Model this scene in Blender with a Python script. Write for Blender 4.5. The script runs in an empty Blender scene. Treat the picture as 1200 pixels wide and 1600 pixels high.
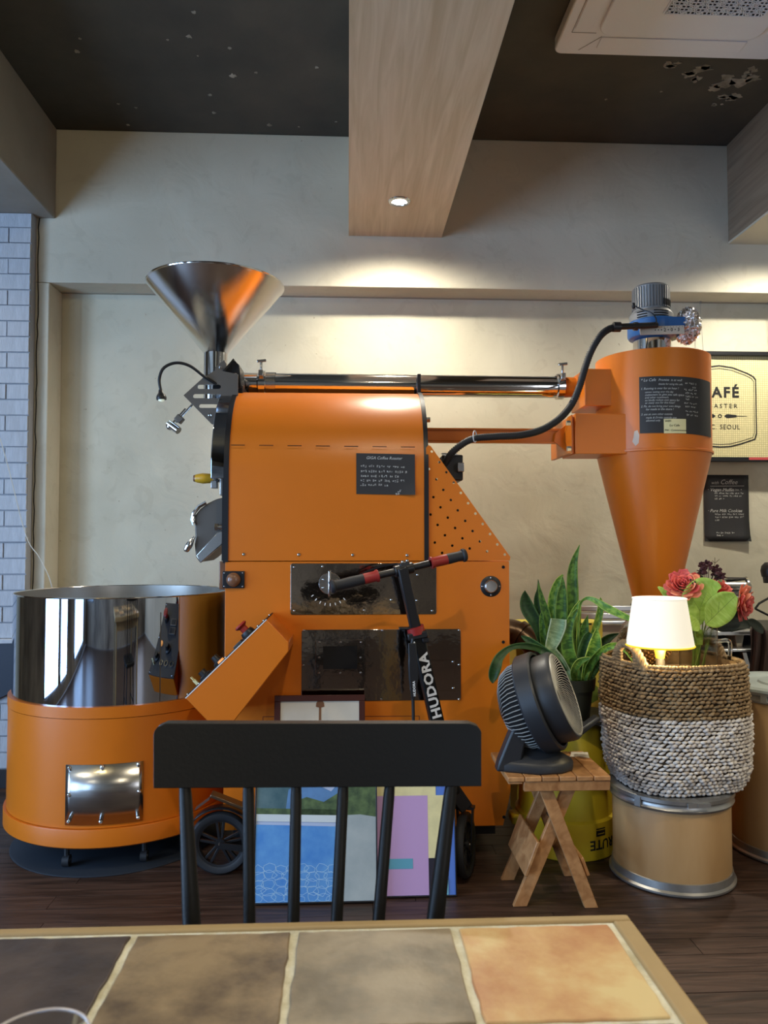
import bpy, bmesh, math, random
from mathutils import Vector, Matrix, Quaternion
random.seed(7)
sc = bpy.context.scene
COL = sc.collection
# ------------------------------------------------------------------ camera
F = 1200.0
H = 1.2
YAW = math.atan(56/1200.0); PIT = math.atan(45/1200.0)
cd = bpy.data.cameras.new('camera'); cam = bpy.data.objects.new('camera', cd); COL.objects.link(cam)
cam.location = (0, 0, H); cam.rotation_euler = (math.pi/2+PIT, 0, -YAW)
cd.sensor_fit = 'HORIZONTAL'; cd.sensor_width = 36; cd.lens = 36; cd.clip_start = 0.02
cd.dof.use_dof = True; cd.dof.focus_distance = 2.95; cd.dof.aperture_fstop = 13
sc.camera = cam
FW = Vector((math.sin(YAW)*math.cos(PIT), math.cos(YAW)*math.cos(PIT), math.sin(PIT)))
RT = Vector((math.cos(YAW), -math.sin(YAW), 0)); UPV = RT.cross(FW)
def P(px, py, Y):
    d = RT*((px-600)/F) + UPV*((800-py)/F) + FW
    return Vector((0, 0, H)) + d*(Y/d.y)
def PX(px, Y, py=900): return P(px, py, Y).x
def PZ(py, Y, px=600): return P(px, py, Y).z
# ------------------------------------------------------------------ world, exposure, lights
w = bpy.data.worlds.new('world'); sc.world = w; w.use_nodes = True
w.node_tree.nodes['Background'].inputs[0].default_value = (0.55, 0.72, 1.0, 1)
w.node_tree.nodes['Background'].inputs[1].default_value = 1.0
sc.view_settings.view_transform = 'Standard'; sc.view_settings.look = 'None'
sc.view_settings.gamma = 1; sc.view_settings.use_curve_mapping = False
sc.view_settings.exposure = -0.08
sc.cycles.use_denoising = True
sc.cycles.max_bounces = 8; sc.cycles.diffuse_bounces = 4; sc.cycles.glossy_bounces = 4; sc.cycles.transmission_bounces = 8; sc.cycles.transparent_max_bounces = 8
sc.cycles.sample_clamp_indirect = 4; sc.cycles.caustics_reflective = False; sc.cycles.caustics_refractive = False
def area(name, loc, rot, sx, sy, power, color):
    l = bpy.data.lights.new(name, 'AREA'); l.shape = 'RECTANGLE'; l.size = sx; l.size_y = sy; l.energy = power; l.color = color
    o = bpy.data.objects.new(name, l); COL.objects.link(o); o.location = loc; o.rotation_euler = rot
    return o
def spot(name, loc, target, power, color, ang=100, blend=0.6, rad=0.03):
    l = bpy.data.lights.new(name, 'SPOT'); l.energy = power; l.color = color; l.spot_size = math.radians(ang); l.spot_blend = blend; l.shadow_soft_size = rad
    o = bpy.data.objects.new(name, l); COL.objects.link(o); o.location = loc
    o.rotation_euler = (Vector(target)-Vector(loc)).to_track_quat('-Z', 'Y').to_euler()
    return o
R90 = math.pi/2
BLUE = (0.42, 0.65, 1.0)
# daylight through the windows of the front wall (behind the viewer) and of the outer left wall
area('window_daylight', (-3.05, -3.12, 1.55), (R90, 0, 0), 0.75, 2.0, 30, BLUE)
area('side_window_daylight', (-3.52, -1.5, 1.3), (R90, 0, -R90), 1.5, 2.3, 75, BLUE)
area('window_daylight', (2.9, -3.12, 1.55), (R90, 0, 0), 1.0, 2.0, 22, (0.95, 0.95, 1.0))
area('side_window_daylight', (-3.52, 0.55, 1.3), (R90, 0, -R90), 0.55, 2.3, 62, BLUE)
area('side_window_daylight', (-3.52, 1.55, 1.3), (R90, 0, -R90), 0.95, 2.3, 95, BLUE)
# end-wall downlights: one seen, the right one assumed; all others added unseen as ambient fill (fixtures with the beams)
WARM = (1.0, 0.86, 0.62)
BZ = PZ(370, 3.95, 620)
SPOTS = [(P(624, 320, 3.53).x, 3.53, 120), (0.23, 1.3, 78), (0.23, -1.2, 100), (2.25, 3.5, 120), (2.25, 1.2, 110), (-2.1, 3.2, 14), (-2.1, 0.8, 45), (2.25, -1.4, 60), (-2.1, -1.4, 50)]
for sx_, sy_, pw in SPOTS:
    spot('downlight_lamp', (sx_, sy_, BZ-0.03), (sx_, sy_, 0), pw, (1.0, 0.93, 0.78) if sy_ > 3.4 else WARM, 162 if sy_ > 3.4 else 150, 0.7, 0.04)
# ------------------------------------------------------------------ materials
def mat(name, col, rough=0.5, metal=0.0, var=0.0, vscale=6.0, col2=None, bump=0.0, bscale=60.0, emis=None, estr=0.0, trans=0.0, ior=1.45, coat=0.0, stretch=None, alpha=1.0, sheen=0.0, aniso=0.0, spec=None, sss=0.0):
    m = bpy.data.materials.new(name); m.use_nodes = True
    nt = m.node_tree; b = nt.nodes['Principled BSDF']
    b.inputs['Base Color'].default_value = (*col, 1); b.inputs['Roughness'].default_value = rough; b.inputs['Metallic'].default_value = metal
    b.inputs['Transmission Weight'].default_value = trans; b.inputs['IOR'].default_value = ior
    b.inputs['Coat Weight'].default_value = coat; b.inputs['Coat Roughness'].default_value = 0.08; b.inputs['Alpha'].default_value = alpha
    if spec is not None: b.inputs['Specular IOR Level'].default_value = spec
    if sss: b.inputs['Subsurface Weight'].default_value = sss
    if emis: b.inputs['Emission Color'].default_value = (*emis, 1); b.inputs['Emission Strength'].default_value = estr
    if var or col2 or bump:
        tc = nt.nodes.new('ShaderNodeTexCoord'); mp = nt.nodes.new('ShaderNodeMapping')
        nt.links.new(tc.outputs['Object'], mp.inputs['Vector'])
        if stretch: mp.inputs['Scale'].default_value = stretch
    if var or col2:
        n = nt.nodes.new('ShaderNodeTexNoise'); n.inputs['Scale'].default_value = vscale; n.inputs['Detail'].default_value = 8; n.inputs['Roughness'].default_value = 0.6
        nt.links.new(mp.outputs[0], n.inputs['Vector'])
        r = nt.nodes.new('ShaderNodeValToRGB'); r.color_ramp.elements[0].position = 0.32; r.color_ramp.elements[1].position = 0.68
        c2 = col2 if col2 else tuple(min(1, c*(1+var)) for c in col)
        c1 = col if col2 else tuple(c*(1-var) for c in col)
        r.color_ramp.elements[0].color = (*c1, 1); r.color_ramp.elements[1].color = (*c2, 1)
        nt.links.new(n.outputs['Fac'], r.inputs['Fac']); nt.links.new(r.outputs['Color'], b.inputs['Base Color'])
    if bump:
        n2 = nt.nodes.new('ShaderNodeTexNoise'); n2.inputs['Scale'].default_value = bscale; n2.inputs['Detail'].default_value = 5
        nt.links.new(mp.outputs[0], n2.inputs['Vector'])
        bp = nt.nodes.new('ShaderNodeBump'); bp.inputs['Strength'].default_value = bump; bp.inputs['Distance'].default_value = 0.01
        nt.links.new(n2.outputs['Fac'], bp.inputs['Height']); nt.links.new(bp.outputs['Normal'], b.inputs['Normal'])
    return m
def plaster(name, base, blot, dark):
    m = mat(name, base, 0.75); nt = m.node_tree; b = nt.nodes['Principled BSDF']
    tc = nt.nodes.new('ShaderNodeTexCoord')
    def noise(s, d, ramp0, ramp1, c0, c1, dist=0.0):
        n = nt.nodes.new('ShaderNodeTexNoise'); n.inputs['Scale'].default_value = s; n.inputs['Detail'].default_value = d; n.inputs['Distortion'].default_value = dist
        nt.links.new(tc.outputs['Object'], n.inputs['Vector'])
        r = nt.nodes.new('ShaderNodeValToRGB'); r.color_ramp.elements[0].position = ramp0; r.color_ramp.elements[1].position = ramp1
        r.color_ramp.elements[0].color = (*c0, 1); r.color_ramp.elements[1].color = (*c1, 1)
        nt.links.new(n.outputs['Fac'], r.inputs['Fac']); return n, r
    n1, r1 = noise(1.3, 6, 0.35, 0.65, base, blot, 0.6)
    n2, r2 = noise(9, 10, 0.36, 0.42, dark, (1, 1, 1), 1.2)
    n3, r3 = noise(45, 3, 0.22, 0.27, dark, (1, 1, 1))
    mx = nt.nodes.new('ShaderNodeMix'); mx.data_type = 'RGBA'; mx.blend_type = 'MULTIPLY'; mx.inputs[0].default_value = 0.09
    nt.links.new(r1.outputs[0], mx.inputs[6]); nt.links.new(r2.outputs[0], mx.inputs[7])
    m2 = nt.nodes.new('ShaderNodeMix'); m2.data_type = 'RGBA'; m2.blend_type = 'MULTIPLY'; m2.inputs[0].default_value = 0.7
    nt.links.new(mx.outputs[2], m2.inputs[6]); nt.links.new(r3.outputs[0], m2.inputs[7])
    nt.links.new(m2.outputs[2], b.inputs['Base Color'])
    bp = nt.nodes.new('ShaderNodeBump'); bp.inputs['Strength'].default_value = 0.35; bp.inputs['Distance'].default_value = 0.02
    n4 = nt.nodes.new('ShaderNodeTexNoise'); n4.inputs['Scale'].default_value = 5; n4.inputs['Detail'].default_value = 9; n4.inputs['Distortion'].default_value = 0.8
    nt.links.new(tc.outputs['Object'], n4.inputs['Vector']); nt.links.new(n4.outputs['Fac'], bp.inputs['Height']); nt.links.new(bp.outputs['Normal'], b.inputs['Normal'])
    return m
def woodmat(name, c1, c2, scale=(1, 12, 12), rough=0.5, bump=0.15, dist=1.5, s=3.0):
    m = mat(name, c1, rough); nt = m.node_tree; b = nt.nodes['Principled BSDF']
    tc = nt.nodes.new('ShaderNodeTexCoord'); mp = nt.nodes.new('ShaderNodeMapping'); mp.inputs['Scale'].default_value = scale
    nt.links.new(tc.outputs['Object'], mp.inputs['Vector'])
    oi = nt.nodes.new('ShaderNodeObjectInfo'); ad = nt.nodes.new('ShaderNodeVectorMath'); ad.operation = 'ADD'
    mu = nt.nodes.new('ShaderNodeMath'); mu.operation = 'MULTIPLY'; mu.inputs[1].default_value = 17.0
    nt.links.new(oi.outputs['Random'], mu.inputs[0]); nt.links.new(mp.outputs[0], ad.inputs[0]); nt.links.new(mu.outputs[0], ad.inputs[1])
    n = nt.nodes.new('ShaderNodeTexNoise'); n.inputs['Scale'].default_value = s; n.inputs['Detail'].default_value = 9; n.inputs['Distortion'].default_value = dist
    nt.links.new(ad.outputs[0], n.inputs['Vector'])
    r = nt.nodes.new('ShaderNodeValToRGB'); r.color_ramp.elements[0].position = 0.3; r.color_ramp.elements[1].position = 0.7
    r.color_ramp.elements[0].color = (*c1, 1); r.color_ramp.elements[1].color = (*c2, 1)
    nt.links.new(n.outputs['Fac'], r.inputs['Fac'])
    hs = nt.nodes.new('ShaderNodeHueSaturation'); mr = nt.nodes.new('ShaderNodeMapRange'); mr.inputs[3].default_value = 0.82; mr.inputs[4].default_value = 1.18
    nt.links.new(oi.outputs['Random'], mr.inputs[0]); nt.links.new(mr.outputs[0], hs.inputs['Value']); nt.links.new(r.outputs[0], hs.inputs['Color'])
    nt.links.new(hs.outputs[0], b.inputs['Base Color'])
    bp = nt.nodes.new('ShaderNodeBump'); bp.inputs['Strength'].default_value = bump; bp.inputs['Distance'].default_value = 0.004
    nt.links.new(n.outputs['Fac'], bp.inputs['Height']); nt.links.new(bp.outputs['Normal'], b.inputs['Normal'])
    return m
M = {}
ORG = (0.63, 0.160, 0.009)
M['orange'] = mat('orange_paint', ORG, 0.34, var=0.05, vscale=2, bump=0.03, bscale=300)
M['wall'] = plaster('plaster', (0.52, 0.475, 0.37), (0.62, 0.57, 0.45), (0.42, 0.36, 0.28))
M['wall_low'] = plaster('plaster_low', (0.52, 0.485, 0.365), (0.66, 0.62, 0.48), (0.40, 0.34, 0.25))
M['ceil'] = mat('charcoal_ceiling', (0.045, 0.042, 0.034), 0.75, col2=(0.085, 0.074, 0.054), vscale=1.6, bump=0.3, bscale=9)
M['ceil_patch'] = mat('bare_plaster', (0.16, 0.14, 0.10), 0.85, col2=(0.42, 0.38, 0.30), vscale=14)
M['beam_grey'] = mat('beam_plaster', (0.28, 0.245, 0.20), 0.75, var=0.12, vscale=2.5, bump=0.1, bscale=30)
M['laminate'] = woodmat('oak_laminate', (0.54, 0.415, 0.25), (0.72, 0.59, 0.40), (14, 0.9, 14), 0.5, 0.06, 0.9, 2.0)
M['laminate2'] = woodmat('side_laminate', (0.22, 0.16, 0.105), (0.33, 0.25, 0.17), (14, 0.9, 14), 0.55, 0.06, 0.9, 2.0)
M['brick'] = mat('white_brick', (0.50, 0.52, 0.56), 0.7, var=0.1, vscale=12, bump=0.4, bscale=40)
M['mortar'] = mat('mortar', (0.36, 0.37, 0.40), 0.85, bump=0.3, bscale=60)
M['floor'] = woodmat('dark_floor', (0.024, 0.013, 0.009), (0.085, 0.048, 0.034), (1.2, 10, 10), 0.42, 0.3, 2.0, 3.0)
M['floorgap'] = mat('floor_gap', (0.012, 0.008, 0.006), 0.7)
M['chrome'] = mat('chrome', (0.78, 0.77, 0.75), 0.09, 1.0)
M['mirror'] = mat('polished_steel', (0.52, 0.58, 0.68), 0.03, 1.0)
M['steel'] = mat('brushed_steel', (0.55, 0.54, 0.52), 0.22, 1.0, var=0.08, vscale=20, stretch=(1, 1, 12))
M['funnel'] = mat('spun_steel', (0.78, 0.77, 0.75), 0.13, 1.0, bump=0.05, bscale=140, stretch=(1, 1, 8))
M['darksteel'] = mat('dark_polished_plate', (0.36, 0.33, 0.30), 0.07, 1.0, bump=0.25, bscale=5)
M['greysteel'] = mat('grey_steel', (0.13, 0.115, 0.10), 0.42, 0.7)
M['innersteel'] = mat('inner_steel', (0.5, 0.49, 0.46), 0.32, 0.85)
M['black'] = mat('black_plastic', (0.012, 0.012, 0.013), 0.4)
M['blackmetal'] = mat('black_metal', (0.018, 0.018, 0.02), 0.35, 0.3)
M['void'] = mat('dark_hole', (0.004, 0.003, 0.003), 0.9)
M['rubber'] = mat('rubber', (0.016, 0.017, 0.02), 0.6)
M['chair'] = mat('black_lacquer', (0.006, 0.006, 0.006), 0.42, spec=0.3, bump=0.04, bscale=150)
M['fan'] = mat('fan_plastic', (0.022, 0.024, 0.028), 0.42)
M['darkwall'] = mat('dark_room_wall', (0.06, 0.045, 0.035), 0.7, col2=(0.34, 0.28, 0.21), vscale=1.3)
M['fan_light'] = mat('fan_grille', (0.32, 0.32, 0.30), 0.35)
M['red'] = mat('red_grip', (0.30, 0.022, 0.018), 0.4)
M['redbtn'] = mat('red_button', (0.33, 0.03, 0.02), 0.3)
M['brownlens'] = mat('brown_lens', (0.20, 0.09, 0.045), 0.25, coat=0.5)
M['white'] = mat('white_print', (0.8, 0.8, 0.78), 0.6)
M['chalk'] = mat('chalk_pen', (0.55, 0.55, 0.52), 0.8)
M['whiteplastic'] = mat('white_plastic', (0.88, 0.90, 0.96), 0.4)
M['blackpaper'] = mat('black_paper', (0.025, 0.024, 0.025), 0.55, bump=0.05, bscale=20)
M['yellownote'] = mat('yellow_note', (0.72, 0.66, 0.36), 0.8)
M['canvas'] = mat('canvas', (0.80, 0.72, 0.42), 0.7)
M['ink'] = mat('black_ink', (0.01, 0.01, 0.01), 0.6)
M['blue'] = mat('blue_enamel', (0.02, 0.115, 0.33), 0.35, var=0.1, vscale=10)
M['greymotor'] = mat('grey_motor', (0.25, 0.25, 0.25), 0.45, 0.3)
M['foil'] = mat('foil', (0.75, 0.68, 0.62), 0.22, 1.0, bump=1.0, bscale=90)
M['stoolwood'] = woodmat('acacia', (0.30, 0.13, 0.045), (0.52, 0.27, 0.11), (6, 6, 6), 0.45, 0.1, 1.5, 3.0)
M['yellow'] = mat('yellow_plastic', (0.62, 0.46, 0.02), 0.45, var=0.08, vscale=4)
M['yellowbox'] = mat('yellow_card', (0.72, 0.62, 0.10), 0.6, var=0.08, vscale=3)
M['fibre'] = mat('fibre_board', (0.42, 0.245, 0.10), 0.5, col2=(0.50, 0.31, 0.14), vscale=3, stretch=(3, 3, 0.6))
M['galv'] = mat('galvanised', (0.42, 0.42, 0.41), 0.35, 0.85, var=0.15, vscale=10)
M['lid'] = mat('translucent_lid', (0.45, 0.52, 0.50), 0.35, var=0.05)
M['ropebrown'] = mat('seagrass', (0.19, 0.115, 0.05), 0.75, col2=(0.42, 0.29, 0.15), vscale=30)
M['ropewhite'] = mat('white_seagrass', (0.50, 0.43, 0.36), 0.7, col2=(0.88, 0.84, 0.78), vscale=30)
M['ropedark'] = mat('basket_core', (0.075, 0.048, 0.024), 0.9)
M['terracottagreen'] = mat('pot', (0.03, 0.034, 0.024), 0.5)
M['soil'] = mat('soil', (0.03, 0.02, 0.012), 0.95, bump=0.5, bscale=80)
M['glass'] = mat('clear_glass', (0.97, 0.98, 0.97), 0.02, trans=1.0, ior=1.45)
M['glassthin'] = mat('thin_glass', (0.9, 0.95, 0.92), 0.03, trans=1.0, ior=1.08, alpha=0.55)
M['bean'] = mat('bean', (0.20, 0.09, 0.03), 0.45, col2=(0.40, 0.22, 0.08), vscale=45)
M['rose'] = mat('rose_petal', (0.50, 0.052, 0.055), 0.7, col2=(0.72, 0.16, 0.12), vscale=25)
M['rosepeach'] = mat('peach_petal', (0.74, 0.20, 0.11), 0.7, col2=(0.86, 0.36, 0.22), vscale=25)
M['maroon'] = mat('maroon_petal', (0.045, 0.008, 0.012), 0.7)
M['greenstem'] = mat('stem', (0.16, 0.26, 0.04), 0.6)
M['darkleaf'] = mat('dark_leaf', (0.022, 0.03, 0.016), 0.5)
M['brownframe'] = mat('brown_frame', (0.065, 0.014, 0.008), 0.35)
M['cream'] = mat('cream_print', (0.58, 0.52, 0.42), 0.6, col2=(0.72, 0.66, 0.55), vscale=3)
M['grout'] = mat('grout', (0.46, 0.43, 0.31), 0.85, col2=(0.72, 0.72, 0.62), vscale=25, bump=0.6, bscale=90)
M['tableedge'] = mat('table_edge', (0.34, 0.24, 0.11), 0.5, var=0.1, vscale=9)
M['navy'] = mat('navy_panel', (0.012, 0.018, 0.035), 0.5)
M['baseboard'] = mat('dark_baseboard', (0.012, 0.010, 0.012), 0.6)
M['yellowwood'] = mat('yellow_handle', (0.62, 0.34, 0.02), 0.3, coat=0.4)
M['brownpipe'] = mat('brown_pipe', (0.10, 0.062, 0.035), 0.3, 0.6)
M['alu'] = mat('aluminium', (0.62, 0.63, 0.64), 0.3, 0.9)
M['cable'] = mat('white_cable', (0.6, 0.58, 0.52), 0.5)
M['mat'] = mat('dark_mat', (0.02, 0.026, 0.036), 0.5)
def leafmat(name, c1, c2, edge, ew=0.36, rough=0.45):
    m = mat(name, c1, rough); nt = m.node_tree; b = nt.nodes['Principled BSDF']
    uv = nt.nodes.new('ShaderNodeUVMap'); sp = nt.nodes.new('ShaderNodeSeparateXYZ'); nt.links.new(uv.outputs[0], sp.inputs[0])
    mp = nt.nodes.new('ShaderNodeMapping'); mp.inputs['Scale'].default_value = (1.4, 14, 1); nt.links.new(uv.outputs[0], mp.inputs['Vector'])
    oi = nt.nodes.new('ShaderNodeObjectInfo'); ad = nt.nodes.new('ShaderNodeVectorMath'); ad.operation = 'ADD'
    mu = nt.nodes.new('ShaderNodeMath'); mu.operation = 'MULTIPLY'; mu.inputs[1].default_value = 31
    nt.links.new(oi.outputs['Random'], mu.inputs[0]); nt.links.new(mp.outputs[0], ad.inputs[0]); nt.links.new(mu.outputs[0], ad.inputs[1])
    n = nt.nodes.new('ShaderNodeTexNoise'); n.inputs['Scale'].default_value = 1.6; n.inputs['Detail'].default_value = 6; n.inputs['Distortion'].default_value = 0.5
    nt.links.new(ad.outputs[0], n.inputs['Vector'])
    r = nt.nodes.new('ShaderNodeValToRGB'); r.color_ramp.elements[0].position = 0.42; r.color_ramp.elements[1].position = 0.62
    r.color_ramp.elements[0].color = (*c1, 1); r.color_ramp.elements[1].color = (*c2, 1); nt.links.new(n.outputs['Fac'], r.inputs['Fac'])
    s = nt.nodes.new('ShaderNodeMath'); s.operation = 'SUBTRACT'; s.inputs[1].default_value = 0.5; nt.links.new(sp.outputs[0], s.inputs[0])
    a = nt.nodes.new('ShaderNodeMath'); a.operation = 'ABSOLUTE'; nt.links.new(s.outputs[0], a.inputs[0])
    g = nt.nodes.new('ShaderNodeMath'); g.operation = 'GREATER_THAN'; g.inputs[1].default_value = ew; nt.links.new(a.outputs[0], g.inputs[0])
    mx = nt.nodes.new('ShaderNodeMix'); mx.data_type = 'RGBA'; nt.links.new(g.outputs[0], mx.inputs[0]); nt.links.new(r.outputs[0], mx.inputs[6]); mx.inputs[7].default_value = (*edge, 1)
    nt.links.new(mx.outputs[2], b.inputs['Base Color']); b.inputs['Subsurface Weight'].default_value = 0.0
    return m
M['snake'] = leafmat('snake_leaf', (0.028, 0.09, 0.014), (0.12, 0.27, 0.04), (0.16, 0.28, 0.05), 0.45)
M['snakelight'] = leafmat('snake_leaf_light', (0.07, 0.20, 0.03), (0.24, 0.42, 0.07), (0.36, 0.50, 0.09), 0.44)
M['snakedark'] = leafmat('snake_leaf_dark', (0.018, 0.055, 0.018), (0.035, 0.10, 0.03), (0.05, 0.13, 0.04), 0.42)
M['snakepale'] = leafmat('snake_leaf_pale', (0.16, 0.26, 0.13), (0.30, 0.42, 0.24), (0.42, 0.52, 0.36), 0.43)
M['fabricleaf'] = leafmat('fabric_leaf', (0.32, 0.52, 0.08), (0.42, 0.62, 0.14), (0.36, 0.56, 0.10), 0.49, 0.6)
# grid on the logo canvas (painted pixels)
def gridmat():
    m = mat('pixel_canvas', (0.7, 0.64, 0.36), 0.6); nt = m.node_tree; b = nt.nodes['Principled BSDF']
    tc = nt.nodes.new('ShaderNodeTexCoord'); mp = nt.nodes.new('ShaderNodeMapping'); nt.links.new(tc.outputs['Object'], mp.inputs['Vector'])
    mp.inputs['Rotation'].default_value = (math.pi/2, 0, 0)
    br = nt.nodes.new('ShaderNodeTexBrick'); br.offset = 0; br.inputs['Scale'].default_value = 100; br.inputs['Brick Width'].default_value = 1.2; br.inputs['Row Height'].default_value = 1.2
    br.inputs['Mortar Size'].default_value = 0.14; br.inputs['Color1'].default_value = (0.80, 0.72, 0.40, 1); br.inputs['Color2'].default_value = (0.70, 0.64, 0.36, 1); br.inputs['Mortar'].default_value = (0.50, 0.44, 0.22, 1)
    nt.links.new(mp.outputs[0], br.inputs['Vector']); nt.links.new(br.outputs['Color'], b.inputs['Base Color'])
    return m
M['pixel'] = gridmat()
# lamp shade: lit translucent fabric
def shademat():
    m = bpy.data.materials.new('lit_shade'); m.use_nodes = True; nt = m.node_tree; b = nt.nodes['Principled BSDF']
    b.inputs['Base Color'].default_value = (0.85, 0.8, 0.68, 1); b.inputs['Roughness'].default_value = 0.8
    b.inputs['Emission Color'].default_value = (1.0, 0.93, 0.76, 1); b.inputs['Emission Strength'].default_value = 0.55
    return m
M['shade'] = shademat()
M['shaderim'] = mat('shade_rim', (0.75, 0.5, 0.03), 0.6, emis=(1.0, 0.68, 0.03), estr=0.7)  # yellow bulb glow put into the colour of rim, socket and bracket
M['lampglow'] = mat('downlight_glass', (1, 1, 1), 0.4, emis=(1.0, 0.97, 0.88), estr=14.0)
# ------------------------------------------------------------------ mesh helpers
ORIG = {}
class MB:
    def __init__(s): s.v = []; s.f = []; s.uv = None
    def add(s, vs, fs):
        o = len(s.v); s.v += [Vector(v) for v in vs]; s.f += [tuple(i+o for i in f) for f in fs]; return s
    def box(s, x0, x1, y0, y1, z0, z1):
        vs = [(x, y, z) for x in (x0, x1) for y in (y0, y1) for z in (z0, z1)]
        return s.add(vs, [(0, 1, 3, 2), (4, 6, 7, 5), (0, 4, 5, 1), (2, 3, 7, 6), (0, 2, 6, 4), (1, 5, 7, 3)])
    def bar(s, p0, p1, w, t, up=(0, 0, 1)):     # rectangular bar between two points; w across, t along up
        p0 = Vector(p0); p1 = Vector(p1); d = (p1-p0).normalized(); u = Vector(up); sd = d.cross(u).normalized(); u = sd.cross(d).normalized()
        vs = []
        for p in (p0, p1):
            for a, b in ((-1, -1), (1, -1), (1, 1), (-1, 1)): vs.append(p+sd*(a*w/2)+u*(b*t/2))
        return s.add(vs, [(3, 2, 1, 0), (4, 5, 6, 7), (0, 1, 5, 4), (1, 2, 6, 5), (2, 3, 7, 6), (3, 0, 4, 7)])
    def cyl(s, p0, p1, r0, r1=None, n=20, cap=True):
        return s.tube([p0, p1], [r0, r0 if r1 is None else r1], n, cap)
    def tube(s, pts, r, n=10, cap=True, closed=False):
        pts = [Vector(p) for p in pts]; m = len(pts)
        rs = r if isinstance(r, (list, tuple)) else [r]*m
        def tan(i):
            if closed: return (pts[(i+1) % m]-pts[i-1]).normalized()
            return (pts[min(i+1, m-1)]-pts[max(i-1, 0)]).normalized()
        t = tan(0); ref = Vector((0, 0, 1)) if abs(t.z) < 0.9 else Vector((1, 0, 0))
        nrm = t.cross(ref).normalized(); vs = []
        for i in range(m):
            t2 = tan(i); q = t.rotation_difference(t2); nrm = (q @ nrm); nrm = (nrm - t2*nrm.dot(t2)).normalized(); t = t2; b = t.cross(nrm)
            for k in range(n):
                a = 2*math.pi*k/n; vs.append(pts[i]+(nrm*math.cos(a)+b*math.sin(a))*rs[i])
        fs = []
        for i in range(m if closed else m-1):
            j = (i+1) % m
            for k in range(n): fs.append((i*n+k, i*n+(k+1) % n, j*n+(k+1) % n, j*n+k))
        if cap and not closed: fs += [tuple(range(n-1, -1, -1)), tuple((m-1)*n+k for k in range(n))]
        return s.add(vs, fs)
    def lathe(s, prof, c=(0, 0, 0), n=32, axis=(0, 0, 1), a0=0.0, a1=2*math.pi, xdir=None):
        ax = Vector(axis).normalized(); x = Vector(xdir) if xdir else (Vector((1, 0, 0)) if abs(ax.x) < 0.9 else Vector((0, 1, 0)))
        x = (x-ax*x.dot(ax)).normalized(); y = ax.cross(x); c = Vector(c)
        full = abs(a1-a0-2*math.pi) < 1e-6; m = n if full else n+1
        vs = []
        for (r, z) in prof:
            for k in range(m):
                a = a0+(a1-a0)*k/n; vs.append(c+ax*z+(x*math.cos(a)+y*math.sin(a))*r)
        fs = []
        for i in range(len(prof)-1):
            for k in range(n):
                k2 = (k+1) % m if full else k+1
                fs.append((i*m+k, i*m+k2, (i+1)*m+k2, (i+1)*m+k))
        return s.add(vs, fs)
    def prism(s, poly, ext):
        poly = [Vector(p) for p in poly]; e = Vector(ext); n = len(poly)
        return s.add(poly+[p+e for p in poly], [tuple(range(n)), tuple(range(2*n-1, n-1, -1))]+[(i, i+n, (i+1) % n+n, (i+1) % n) for i in range(n)])
    def ell(s, c, r, nu=12, nv=8, q=None):
        c = Vector(c); r = r if isinstance(r, (tuple, list)) else (r, r, r); vs = []
        for j in range(nv+1):
            th = math.pi*j/nv
            for i in range(nu):
                ph = 2*math.pi*i/nu
                p = Vector((r[0]*math.sin(th)*math.cos(ph), r[1]*math.sin(th)*math.sin(ph), r[2]*math.cos(th)))
                if q: p = q @ p
                vs.append(c+p)
        return s.add(vs, [(j*nu+i, (j+1)*nu+i, (j+1)*nu+(i+1) % nu, j*nu+(i+1) % nu) for j in range(nv) for i in range(nu)])
    def text(s, body, size, fn, align='LEFT', spacing=1.0, ext=0.0006, bold=0.0, shear=0.0):
        vs, fs = text_data(body, size, align, spacing, ext, bold, shear)
        return s.add([fn(v[0], v[1], v[2]) for v in vs], fs)
    def grid(s, fn, nu, nv, uv=True):
        o = len(s.v); s.add([fn(i/nu, j/nv) for j in range(nv+1) for i in range(nu+1)], [(j*(nu+1)+i, j*(nu+1)+i+1, (j+1)*(nu+1)+i+1, (j+1)*(nu+1)+i) for j in range(nv) for i in range(nu)])
        if s.uv is None: s.uv = {}
        for j in range(nv+1):
            for i in range(nu+1): s.uv[o+j*(nu+1)+i] = (i/nu, j/nv)
        return s
    def build(s, name, material, parent=None, origin=None, smooth=True, bevel=0.0, solid=0.0, recalc=True, ang=38, seg=2, merge=True):
        org = ORIG.get(parent.name) if parent is not None else Vector(origin if origin is not None else (0, 0, 0))
        me = bpy.data.meshes.new(name); me.from_pydata([v-org for v in s.v], [], s.f)
        if s.uv is not None:
            ul = me.uv_layers.new(name='UVMap')
            for l in me.loops: ul.data[l.index].uv = s.uv.get(l.vertex_index, (0.5, 0.5))
        if recalc:
            bm = bmesh.new(); bm.from_mesh(me)
            if merge: bmesh.ops.remove_doubles(bm, verts=bm.verts, dist=1e-5)
            bmesh.ops.recalc_face_normals(bm, faces=bm.faces); bm.to_mesh(me); bm.free()
        if smooth:
            for p in me.polygons: p.use_smooth = True
            me.set_sharp_from_angle(angle=math.radians(ang))
        me.materials.append(M[material] if isinstance(material, str) else material)
        o = bpy.data.objects.new(name, me); COL.objects.link(o)
        if parent is not None: o.parent = parent
        else: o.location = org
        ORIG[o.name] = org
        if solid:
            md = o.modifiers.new('solid', 'SOLIDIFY'); md.thickness = solid; md.offset = 0
        if bevel:
            md = o.modifiers.new('bevel', 'BEVEL'); md.width = bevel; md.segments = seg; md.limit_method = 'ANGLE'; md.angle_limit = math.radians(40)
            if smooth: md.harden_normals = False
        return o
_TX = {}
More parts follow.
